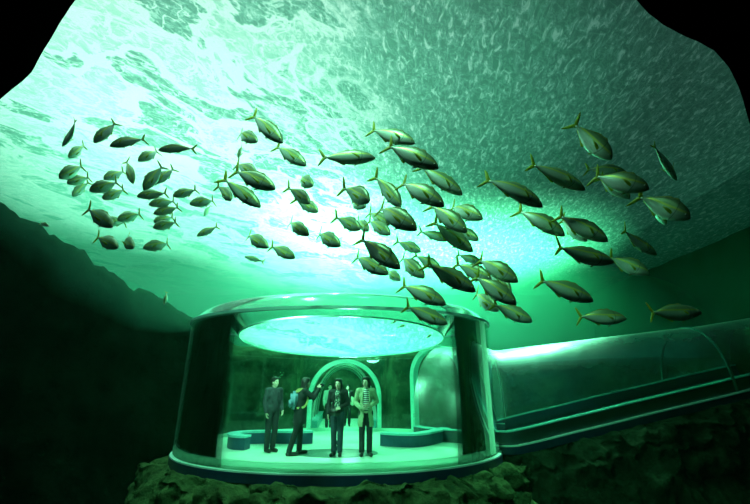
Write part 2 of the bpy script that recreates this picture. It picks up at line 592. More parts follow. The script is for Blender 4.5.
rf = N(nt, 'ShaderNodeBsdfRefraction', i_IOR=1.33, i_Roughness=0.02)
rf.inputs['Color'].default_value = (0.42, 0.72, 0.58, 1)
bpn = N(nt, 'ShaderNodeBump', i_Strength=0.15, i_Distance=0.1)
nz = N(nt, 'ShaderNodeTexNoise', i_Scale=1.2, i_Detail=2.0)
L(nt, mapped(nt), nz.inputs['Vector']); L(nt, nz.outputs['Fac'], bpn.inputs['Height']); L(nt, bpn.outputs[0], rf.inputs['Normal'])
tr = N(nt, 'ShaderNodeBsdfTransparent')
mx = N(nt, 'ShaderNodeMixShader', i_Fac=0.12)
L(nt, rf.outputs[0], mx.inputs[1]); L(nt, tr.outputs[0], mx.inputs[2]); L(nt, mx.outputs[0], out.inputs['Surface'])
M_sky = m
bm = bmesh.new()
rows = []
for s in range(1, 7):
    k = KI * s / 6
    row = []
    for i in range(160):
        p = E(2 * PI * i / 160, k)
        q = sky_z(p)
        row.append(bm.verts.new(Vector((p.x, p.y, q))))
    rows.append(row)
cv = bm.verts.new(Vector((RX, RY, sky_z(Vector((RX, RY, 0))))))
for i in range(160):
    bm.faces.new((cv, rows[0][i], rows[0][(i + 1) % 160]))
for s in range(5):
    for i in range(160):
        k = (i + 1) % 160
        bm.faces.new((rows[s][i], rows[s + 1][i], rows[s + 1][k], rows[s][k]))
for f in bm.faces:
    if f.normal.z > 0: pass
bmesh.ops.recalc_face_normals(bm, faces=bm.faces[:])
bm.normal_update()
if sum(f.normal.z for f in bm.faces) < 0:    # normals up into the water: entering from the air below is the back side
    bmesh.ops.reverse_faces(bm, faces=bm.faces[:])
# air is below and the denser water above, so the face must look down to the air
bmesh.ops.reverse_faces(bm, faces=bm.faces[:])
part('skylight', bm, M_sky, recalc=False)
bm = bmesh.new()
pth = []
for i in range(160):
    p = E(2 * PI * i / 160, KI)
    pth.append(Vector((p.x, p.y, sky_z(p))))
sweep(bm, pth, [(-.02, -.02), (.02, -.02), (.02, .02), (-.02, .02)], closed=True)
part('skylight_ring', bm, M_rim, smooth=False)
m, nt, out = mat('frosted_acrylic')
d_ = N(nt, 'ShaderNodeBsdfPrincipled', i_Roughness=0.3)
d_.inputs['Base Color'].default_value = (0.6, 0.9, 0.8, 1)
t_ = N(nt, 'ShaderNodeBsdfTranslucent'); t_.inputs['Color'].default_value = (0.85, 1.0, 0.93, 1)
p_ = N(nt, 'ShaderNodeBsdfTransparent'); p_.inputs['Color'].default_value = (0.85, 1.0, 0.93, 1)
x_ = N(nt, 'ShaderNodeMixShader', i_Fac=0.75); y_ = N(nt, 'ShaderNodeMixShader', i_Fac=0.25)
L(nt, d_.outputs[0], x_.inputs[1]); L(nt, t_.outputs[0], x_.inputs[2]); L(nt, x_.outputs[0], y_.inputs[1]); L(nt, p_.outputs[0], y_.inputs[2]); L(nt, y_.outputs[0], out.inputs['Surface'])
M_frost = m
bm = bmesh.new()
sweep(bm, ring_path(1.0, FZ), [(-.085, -.06), (-.005, -.06), (-.005, .10), (-.085, .10)], closed=True)  # added pale ring, imitates the bright floor edge seen through thick acrylic
part('floor_edge_band', bm, M_frost, smooth=False)
for t in (math.radians(62), math.radians(-84)):
    bm = bmesh.new()
    a_, b_ = E(t - .035, 1.006), E(t + .035, 1.006)
    c_, d_ = E(t + .035, .975), E(t - .035, .975)
    lo = [bm.verts.new(q + Vector((0, 0, FZ))) for q in (a_, b_, c_, d_)]
    hi = [bm.verts.new(q + Vector((0, 0, TZ))) for q in (a_, b_, c_, d_)]
    for i in range(4):
        bm.faces.new((lo[i], lo[(i + 1) % 4], hi[(i + 1) % 4], hi[i]))
    bm.faces.new(hi); bm.faces.new(lo[::-1])
    part('panel_seam', bm, M_frost, smooth=False)
# kerb below the wall: pale line, navy band
bm = bmesh.new()
sweep(bm, ring_path(1.0, FZ), [(-.10, -.26), (.06, -.26), (.06, -.09), (-.10, -.09)], closed=True)
part('kerb', bm, M_navy, smooth=False)
bm = bmesh.new()
sweep(bm, ring_path(1.0, FZ - .075), [(-.08, -.015), (.05, -.015), (.05, .012), (-.08, .012)], closed=True)
part('kerb_edging', bm, M_trimw, smooth=False)
for a in AR:
    bm = bmesh.new()
    pp = arch_pts(a)
    nrm = a['tan'].cross(Vector((0, 0, 1)))
    sweep_up = nrm
    rings = []
    for i, p in enumerate(pp):
        q0 = pp[max(0, i - 1)]; q1 = pp[min(len(pp) - 1, i + 1)]
        t = (q1 - q0).normalized()
        s = t.cross(nrm).normalized()
        rings.append([bm.verts.new(p + s * u + nrm * v) for u, v in [(-.075, -.14), (.075, -.14), (.075, .14), (-.075, .14)]])
    for i in range(len(rings) - 1):
        for j in range(4):
            bm.faces.new((rings[i][j], rings[i][(j + 1) % 4], rings[i + 1][(j + 1) % 4], rings[i + 1][j]))
    bm.faces.new(rings[0]); bm.faces.new(list(reversed(rings[-1])))
    part('arch_rim', bm, M_rim, smooth=False)

# rotunda floor and thin dark disc on it
bm = bmesh.new()
top = [bm.verts.new(E(2 * PI * i / 160, 0.985, FZ)) for i in range(160)]
bot = [bm.verts.new(E(2 * PI * i / 160, 0.985, FZ - .3)) for i in range(160)]
bm.faces.new(top)
bm.faces.new(list(reversed(bot)))
for i in range(160):
    bm.faces.new((top[i], bot[i], bot[(i + 1) % 160], top[(i + 1) % 160]))
mesh_obj('floor_rotunda', bm, M_floor, smooth=False, kind='structure')
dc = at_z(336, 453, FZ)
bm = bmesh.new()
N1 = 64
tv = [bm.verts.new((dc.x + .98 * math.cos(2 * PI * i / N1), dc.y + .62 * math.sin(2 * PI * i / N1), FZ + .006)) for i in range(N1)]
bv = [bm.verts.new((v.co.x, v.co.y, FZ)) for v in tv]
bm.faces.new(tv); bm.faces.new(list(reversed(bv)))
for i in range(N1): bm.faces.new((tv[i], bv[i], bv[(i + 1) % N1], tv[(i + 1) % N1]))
mesh_obj('floor_disc', bm, M_disc, smooth=False, kind='structure', label='dark round disc on the pale floor under the standing people', cat='floor inlay')

# benches
def smooth_path(pts, n=6):
    out = []
    for i in range(len(pts) - 1):
        p0 = pts[max(0, i - 1)]; p1 = pts[i]; p2 = pts[i + 1]; p3 = pts[min(len(pts) - 1, i + 2)]
        for k in range(n):
            t = k / n
            out.append(0.5 * ((2 * p1) + (p2 - p0) * t + (2 * p0 - 5 * p1 + 4 * p2 - p3) * t * t + (3 * p1 - p0 - 3 * p2 + p3) * t ** 3))
    out.append(pts[-1])
    return out
def bench(px, label, hgt=0.30):
    pth = smooth_path([at_z(x, y, FZ) for x, y in px])
    root = empty('curved_bench', pth[len(pth) // 2], label=label, cat='bench')
    bm = bmesh.new()
    sweep(bm, pth, [(-.14, 0), (.14, 0), (.14, hgt - .03), (-.14, hgt - .03)])
    part('bench_body', bm, M_bench, root, smooth=False)
    bm = bmesh.new()
    sweep(bm, pth, [(-.16, hgt - .03), (.16, hgt - .03), (.16, hgt + .02), (-.16, hgt + .02)])
    part('bench_top', bm, M_benchtop, root, smooth=False)
bench([(247, 449.5), (237, 449), (232.5, 447), (236, 445), (250, 443.5), (275, 443), (300, 443.5), (311, 443)], 'low navy curved bench along the glass behind the two people at the left')
bench([(383, 445), (400, 446.5), (416, 446.5), (430, 444), (446, 439.5)], 'low navy curved bench right of the tunnel mouth, below the side arch')

# ---- tunnels
def tunnel(name, path, hw, H, label, seg=20, ribs=(), kerb_side=None, taper=1.0):
    root = empty(name, path[0], label=label, cat='tunnel')
    bm = bmesh.new()
    prof = []
    for k in range(seg + 1):
        t = PI - PI * k / seg
        prof.append((hw * math.cos(t), (H - hw * .62) * 0 + H * abs(math.sin(t)) ** 0.8))
    UP = Vector((0, 0, 1))
    def tp(i): return 1.0 + (taper - 1.0) * i / (len(path) - 1)
    def frame(i):
        a = path[max(0, i - 1)]; b = path[min(len(path) - 1, i + 1)]
        t = (b - a); t.z = 0; t.normalize()
        return t.cross(UP)
    g = []
    for i, p in enumerate(path):
        s = frame(i)
        g.append([bm.verts.new(p + s * q[0] + UP * q[1] * tp(i)) for q in prof])
    for i in range(len(path) - 1):
        for j in range(seg):
            bm.faces.new((g[i][j], g[i + 1][j], g[i + 1][j + 1], g[i][j + 1]))
    bm.normal_update()
    mid = [f for f in bm.faces if f.calc_center_median().z > path[0].z + H * .85]
    if sum(f.normal.z for f in mid) < 0:
        bmesh.ops.reverse_faces(bm, faces=bm.faces[:])
    bm2 = bm
    part('acrylic_tube', bm2, M_tube, root, recalc=False)
    bm = bmesh.new()
    sweep(bm, path, [(-hw, -.22), (hw, -.22), (hw, -.005), (-hw, -.005)])
    part('tunnel_floor', bm, M_floor if name == 'glass_tunnel' else M_bench, root, smooth=False)
    for i in ribs:
        bm = bmesh.new()
        s = frame(i)
        t = UP.cross(s)
        rings = [[bm.verts.new(path[i] + s * q[0] * k + UP * q[1] * k * tp(i) + t * w) for k, w in ((.985, -.03), (1.02, -.03), (1.02, .03), (.985, .03))] for q in prof]
        for a in range(len(rings) - 1):
            for b in range(4):
                bm.faces.new((rings[a][b], rings[a][(b + 1) % 4], rings[a + 1][(b + 1) % 4], rings[a + 1][b]))
        part('joint_ring', bm, M_joint, root, smooth=False)
    for sd in ((-1, 1) if kerb_side is None else kerb_side):
        bm = bmesh.new()
        x0, x1 = sorted((sd * (hw - .02), sd * (hw - .22)))
        sweep(bm, path, [(x0, 0), (x1, 0), (x1, .30), (x0, .30)])
        part('parapet', bm, M_pari if name == 'glass_tunnel' else M_navy, root, smooth=False)
        bm = bmesh.new()
        sweep(bm, path, [(x0 - .02, .30), (x1 + .02, .30), (x1 + .02, .325), (x0 - .02, .325)])
        part('parapet_top', bm, M_benchtop, root, smooth=False)
    return root
M_tube = acrylic('acrylic_tube', 1.45, (0.80, 0.95, 0.9), 0.40, 0.26)
M_joint = simple('acrylic_joint', (0.04, 0.14, 0.13), 0.3, var=0.1)
p0 = AR[0]['c']
dirv = Vector((-0.085, 1, 0)).normalized()
pA = [p0 + dirv * (.15 + 0.85 * k) for k in range(7)]
tunnel('glass_tunnel', pA, 1.16, 2.26, 'straight acrylic tunnel leading away through the rock behind the people', ribs=(2, 4, 6), kerb_side=(-1, 1))
# ramped side tunnel
near = [at_y(x, y, 11.0) for x, y in ((520, 444), (560, 434), (600, 424.5), (640, 414.5), (680, 405), (720, 395.5), (750, 388), (820, 372))]
axis = [AR[1]['c'] + Vector((.25, -.10, 0)), Vector((2.75, 13.0, FZ)), Vector((3.5, 12.5, FZ + .02))]
axis += [Vector((p.x + .1, 12.42, p.z)) for p in near]
axis = smooth_path(axis, 5)
tunnel('glass_tunnel_ramp', axis, 1.35, 2.75, 'acrylic tunnel ramping up to the side beyond the rotunda, pale glint on top', ribs=(43,), kerb_side=(1, -1), taper=0.62)
kr = bpy.data.objects['glass_tunnel_ramp']
bm = bmesh.new()
sweep(bm, axis[8:], [(1.30, -.20), (1.52, -.20), (1.52, -.03), (1.30, -.03)])
part('kerb', bm, M_navy, kr, smooth=False)
bm = bmesh.new()
sweep(bm, axis[8:], [(1.30, -.028), (1.50, -.028), (1.50, -.005), (1.30, -.005)])
part('kerb_edging', bm, M_trimw, kr, smooth=False)

# ---- rock ledge that carries the rotunda, and the rocks under the ramp
def ledge(name, path, outs, label, m=None):
    bm = bmesh.new()
    prof = [(-.6, -.02), (-.05, 0.0), (.06, .0), (.14, .015), (.22, -.02), (.34, -.03), (.45, -.08), (.52, -.22), (.50, -.36), (.62, -.50), (.6, -.72), (.8, -.95), (.85, -1.3), (1.1, -1.7), (1.3, -2.6)]
    fp = []
    for a, b in zip(prof, prof[1:]):
        for k in range(3):
            fp.append((a[0] + (b[0] - a[0]) * k / 3, a[1] + (b[1] - a[1]) * k / 3))
    fp.append(prof[-1])
    rows = []
    for i, p in enumerate(path):
        o = outs[i]
        row = []
        for j, (s, h) in enumerate(fp):
            q = p + o * s + Vector((0, 0, h))
            amp = 0.0 if j < 3 else min(1.0, (j - 3) / 8)
            d = .30 * noise.fractal(q * 1.6, 0.9, 2.0, 5) + .14 * noise.ridged_multi_fractal(q * 2.2, 1.0, 2.0, 3, 1.0, 2.0) - .1
            q = q + o * (d * amp) + Vector((0, 0, .16 * amp * noise.fractal(q * 2.3 + Vector((9, 2, 4)), 1.0, 2.0, 4)))
            row.append(bm.verts.new(q))
        rows.append(row)
    for i in range(len(rows) - 1):
        for j in range(len(fp) - 1):
            bm.faces.new((rows[i][j], rows[i + 1][j], rows[i + 1][j + 1], rows[i][j + 1]))
    return mesh_obj(name, bm, m or M_ledge, recalc=False, label=label, cat='rock')
pth, ots = [], []
for i in range(321):
    t = -PI * .62 + PI * 1.12 * i / 320
    p = E(t, 1.0, FZ - .26)
    o = Vector((math.sin(t) / RA, -math.cos(t) / RB, 0)).normalized()
    pth.append(p); ots.append(o)
ledge('rock_ledge', pth, ots, 'rough green lit rock ledge directly under the round glass chamber')
pth, ots = [], []
ax2 = axis[8:]
for i in range(len(ax2) - 1):
    for k in range(6):
        p = ax2[i] + (ax2[i + 1] - ax2[i]) * k / 6
        pth.append(p + Vector((0, -1.45, -.22))); ots.append(Vector((0, -1, 0)))
ledge('rock_slope', pth, ots, 'dark rock slope under the ramped side tunnel kerb', M_rockd)
# ================================================================== FISH
def fish_mat():
    m, nt, out = mat('fish_skin')
    b = N(nt, 'ShaderNodeBsdfPrincipled', i_Roughness=0.38, i_Metallic=0.35)
    tc = N(nt, 'ShaderNodeTexCoord')
    sp = N(nt, 'ShaderNodeSeparateXYZ')
    L(nt, tc.outputs['Object'], sp.inputs[0])
    nz = N(nt, 'ShaderNodeTexNoise', i_Scale=9.0, i_Detail=4.0)
    L(nt, tc.outputs['Object'], nz.inputs['Vector'])
    # height above the lateral line, with a little wobble
    h = math_node(nt, 'ADD', sp.outputs[2], math_node(nt, 'MULTIPLY', math_node(nt, 'SUBTRACT', nz.outputs['Fac'], 0.5), 0.02))
    hm = N(nt, 'ShaderNodeMapRange')
    hm.inputs[1].default_value = -0.16; hm.inputs[2].default_value = 0.16
    L(nt, h, hm.inputs[0])
    side = ramp(nt, hm.outputs[0], [(0.10, (0.84, 0.90, 0.84)), (0.46, (0.66, 0.78, 0.70)), (0.575, (0.48, 0.62, 0.42)), (0.61, (0.72, 0.74, 0.14)), (0.655, (0.70, 0.72, 0.16)), (0.70, (0.26, 0.38, 0.20)), (0.95, (0.14, 0.23, 0.10))])
    # darker mask on the head
    hd = N(nt, 'ShaderNodeMapRange')
    hd.inputs[1].default_value = 0.24; hd.inputs[2].default_value = 0.47
    L(nt, sp.outputs[0], hd.inputs[0])
    mx = N(nt, 'ShaderNodeMix', data_type='RGBA')
    L(nt, math_node(nt, 'MULTIPLY', hd.outputs[0], 0.8), mx.inputs[0])
    L(nt, side, mx.inputs[6])
    mx.inputs[7].default_value = (0.13, 0.21, 0.13, 1)
    # gill cover edge
    g = math_node(nt, 'ABSOLUTE', math_node(nt, 'SUBTRACT', math_node(nt, 'ADD', sp.outputs[0], math_node(nt, 'MULTIPLY', math_node(nt, 'MULTIPLY', sp.outputs[2], sp.outputs[2]), 3.0)), 0.265))
    gm = ramp(nt, g, [(0.0, (0.25, 0.25, 0.25)), (0.010, (1, 1, 1))])
    mm = N(nt, 'ShaderNodeMix', data_type='RGBA', blend_type='MULTIPLY')
    mm.inputs[0].default_value = 0.9
    L(nt, mx.outputs[2], mm.inputs[6]); L(nt, gm, mm.inputs[7])
    # speckle of scales
    vz = N(nt, 'ShaderNodeTexVoronoi', i_Scale=70.0)
    L(nt, tc.outputs['Object'], vz.inputs['Vector'])
    bp = N(nt, 'ShaderNodeBump', i_Strength=0.25, i_Distance=0.004)
    L(nt, vz.outputs['Distance'], bp.inputs['Height'])
    L(nt, bp.outputs[0], b.inputs['Normal'])
    L(nt, mm.outputs[2], b.inputs['Base Color'])
    L(nt, b.outputs[0], out.inputs['Surface'])
    return m
M_fish = fish_mat()
def fin_mat(name, c):
    m, nt, out = mat(name)
    w = N(nt, 'ShaderNodeTexWave', i_Scale=14.0, i_Distortion=1.0)
    L(nt, mapped(nt), w.inputs['Vector'])
    col = ramp(nt, w.outputs['Fac'], [(0.2, tuple(k * .75 for k in c)), (0.8, c)])
    d = N(nt, 'ShaderNodeBsdfPrincipled', i_Roughness=0.5)
    t = N(nt, 'ShaderNodeBsdfTranslucent')
    L(nt, col, d.inputs['Base Color']); L(nt, col, t.inputs['Color'])
    mx = N(nt, 'ShaderNodeMixShader', i_Fac=0.35)
    L(nt, d.outputs[0], mx.inputs[1]); L(nt, t.outputs[0], mx.inputs[2]); L(nt, mx.outputs[0], out.inputs['Surface'])
    return m
M_tail = fin_mat('fish_tail_fin', (0.66, 0.74, 0.08))
M_fin = fin_mat('fish_fin', (0.34, 0.40, 0.10))
M_eye = simple('fish_eye', (0.01, 0.01, 0.01), 0.1, var=0.0, coat=1.0)
M_iris = simple('fish_iris', (0.75, 0.75, 0.55), 0.25, metal=0.3, var=0.05)

# model: nose at x=+0.5, fork tips at x=-0.5, z up
PROF = [(0.500, .004, .004, -.012), (0.490, .018, .014, -.012), (0.470, .036, .024, -.009), (0.44, .057, .036, -.005), (0.40, .079, .048, 0), (0.35, .101, .060, .003), (0.29, .121, .069, .005), (0.22, .137, .075, .005),
        (0.14, .146, .077, .004), (0.06, .145, .074, .003), (-0.02, .135, .067, .002), (-0.10, .115, .056, .001), (-0.18, .087, .043, 0), (-0.25, .057, .029, 0), (-0.31, .031, .018, 0), (-0.355, .019, .013, 0), (-0.385, .018, .010, 0)]
def bendy(x, bend):
    return bend * (max(0.0, 0.15 - x)) ** 2
def fish_body(bend):
    bm = bmesh.new()
    S = 20
    rows = []
    for (x, hz, hy, cz) in PROF:
        row = []
        for j in range(S):
            a = 2 * PI * j / S
            ca, sa = math.cos(a), math.sin(a)
            k = 1.0
            y = hy * (abs(ca) ** 0.9) * (1 if ca > 0 else -1)
            z = cz + hz * sa
            # belly a little fuller than the back
            if sa < 0: z = cz + hz * sa * 1.02
            row.append(bm.verts.new((x, y + bendy(x, bend), z)))
        rows.append(row)
    for i in range(len(rows) - 1):
        for j in range(S):
            bm.faces.new((rows[i][j], rows[i + 1][j], rows[i + 1][(j + 1) % S], rows[i][(j + 1) % S]))
    bm.faces.new(rows[0]); bm.faces.new(list(reversed(rows[-1])))
    return bm
def blade(strips, th, bend):
    """solid thin fin: each strip is a list of (edge point, root point) pairs in the mid-plane"""
    bm = bmesh.new()
    for st in strips:
        fr, bk = [], []
        for (p, q) in st:
            fr.append([bm.verts.new((x, bendy(x, bend) + t, z)) for (x, z), t in ((p, th * .35), (q, th))])
            bk.append([bm.verts.new((x, bendy(x, bend) - t, z)) for (x, z), t in ((p, th * .35), (q, th))])
        for i in range(len(st) - 1):
            bm.faces.new((fr[i][0], fr[i + 1][0], fr[i + 1][1], fr[i][1]))
            bm.faces.new((bk[i][1], bk[i + 1][1], bk[i + 1][0], bk[i][0]))
            bm.faces.new((fr[i][0], bk[i][0], bk[i + 1][0], fr[i + 1][0]))
            bm.faces.new((fr[i][1], fr[i + 1][1], bk[i + 1][1], bk[i][1]))
        for e in (0, -1):
            bm.faces.new((fr[e][0], fr[e][1], bk[e][1], bk[e][0]))
    return bm
LOBE = [((-.345, .019), (-.345, -.004)), ((-.380, .034), (-.415, -.004)), ((-.405, .068), (-.436, .012)), ((-.432, .110), (-.456, .052)), ((-.462, .150), (-.476, .096)), ((-.488, .172), (-.494, .136)), ((-.508, .184), (-.508, .172))]
TAILO = [LOBE, [((x0, -z0), (x1, -z1)) for (x0, z0), (x1, z1) in LOBE]]
DORS = [[((.205, .136), (.19, .130)), ((.17, .164), (.15, .132)), ((.13, .174), (.10, .134)), ((.09, .166), (.06, .134)), ((.055, .158), (.03, .128)), ((.02, .166), (.0, .124)), ((-.05, .150), (-.06, .110)), ((-.14, .112), (-.14, .084)), ((-.24, .070), (-.23, .050)), ((-.325, .036), (-.31, .020))]]
ANAL = [[((-.02, -.132), (.0, -.120)), ((-.04, -.166), (-.03, -.116)), ((-.08, -.154), (-.07, -.104)), ((-.15, -.110), (-.14, -.080)), ((-.24, -.070), (-.23, -.050)), ((-.325, -.036), (-.31, -.020))]]
PECT = [[((0, .018), (0, -.018)), ((-.05, .022), (-.05, -.026)), ((-.11, .010), (-.10, -.026)), ((-.17, -.018), (-.165, -.024))]]
PELV = [[((.20, -.132), (.16, -.130)), ((.165, -.160), (.14, -.150)), ((.13, -.178), (.125, -.170))]]
def mesh_of(bm, m, name):
    bmesh.ops.recalc_face_normals(bm, faces=bm.faces[:])
    me = bpy.data.meshes.new(name)
    bm.to_mesh(me); bm.free()
    for p in me.polygons: p.use_smooth = True
    me.materials.append(m)
    return me
VAR = []
for bend in (0.0, 0.35, -0.35):
    v = {}
    v['body'] = mesh_of(fish_body(bend), M_fish, 'fish_body')
    v['tail_fin'] = mesh_of(blade(TAILO, .0055, bend), M_tail, 'tail_fin')
    v['dorsal_fin'] = mesh_of(blade(DORS, .004, bend), M_fin, 'dorsal_fin')
    v['anal_fin'] = mesh_of(blade(ANAL, .004, bend), M_tail, 'anal_fin')
    VAR.append(v)
pel = mesh_of(blade(PELV, .004, 0), M_fin, 'pelvic_fin')
def pect(s):
    bm = blade(PECT, .003, 0)
    R = Matrix.Rotation(-s * 0.55, 4, 'Z') @ Matrix.Rotation(0.35, 4, 'Y')
    bmesh.ops.transform(bm, matrix=Matrix.Translation((.225, s * .070, -.035)) @ R, verts=bm.verts[:])
    return mesh_of(bm, M_tail, 'pectoral_fin')
PM = {1: pect(1), -1: pect(-1)}
def eye(s):
    bm = bmesh.new()
    ball(bm, Vector((.418, s * .0405, .016)), (.016, .007, .016), 14)
    me = mesh_of(bm, M_iris, 'eye')
    return me
def pupil(s):
    bm = bmesh.new()
    ball(bm, Vector((.419, s * .0455, .016)), (.009, .0045, .009), 12)
    return mesh_of(bm, M_eye, 'pupil')
EM = {1: (eye(1), pupil(1)), -1: (eye(-1), pupil(-1))}

def fish(tx, ty, nx, ny, w, label, layer=1.0, sign=1, real=0.66, small=False, dist=None, group='shoal of silver green fish'):
    app = math.hypot(nx - tx, ny - ty)
    s = w / 0.30
    if s <= app: c, s = 1.0, app
    else: c = app / s
    yaw = math.acos(min(1, c))
    yaw = min(yaw, math.radians(46))
    depth = FPX * real / s * layer if dist is None else dist * layer
    ln = s * depth / FPX
    half = ln * math.sin(yaw) / 2 * sign
    A = at_depth(nx, ny, depth - half)
    B = at_depth(tx, ty, depth + half)
    X = (A - B)
    ln = X.length
    X.normalize()
    Y = Vector((0, 0, 1)).cross(X).normalized()
    Z = X.cross(Y).normalized()
    M = Matrix((X, Y, Z)).transposed().to_4x4()
    zs = min(1.45, max(0.85, w * depth / FPX / (0.30 * ln)))
    M = Matrix.Translation((A + B) / 2) @ M @ Matrix.Diagonal((ln, ln * (1 + (zs - 1) * .5), ln * zs, 1))
    v = VAR[random.choice((0, 0, 1, 2))]
    if small:
        root = data_obj('fish', v['body'])
        root.matrix_world = M
        props(root, label, 'fish', group)
        for nme in ('tail_fin', 'dorsal_fin', 'anal_fin'):
            data_obj(nme, v[nme], root)
        return root
    root = empty('fish', label=label, cat='fish', group=group)
    root.empty_display_size = .3
    root.matrix_world = M
    for nme in ('body', 'tail_fin', 'dorsal_fin', 'anal_fin'):
        o = data_obj(nme, v[nme], root)
    data_obj('pelvic_fin', pel, root)
    for sd in (1, -1):
        data_obj('pectoral_fin', PM[sd], root)
        e = data_obj('eye', EM[sd][0], root)
        data_obj('pupil', EM[sd][1], e)
    return root
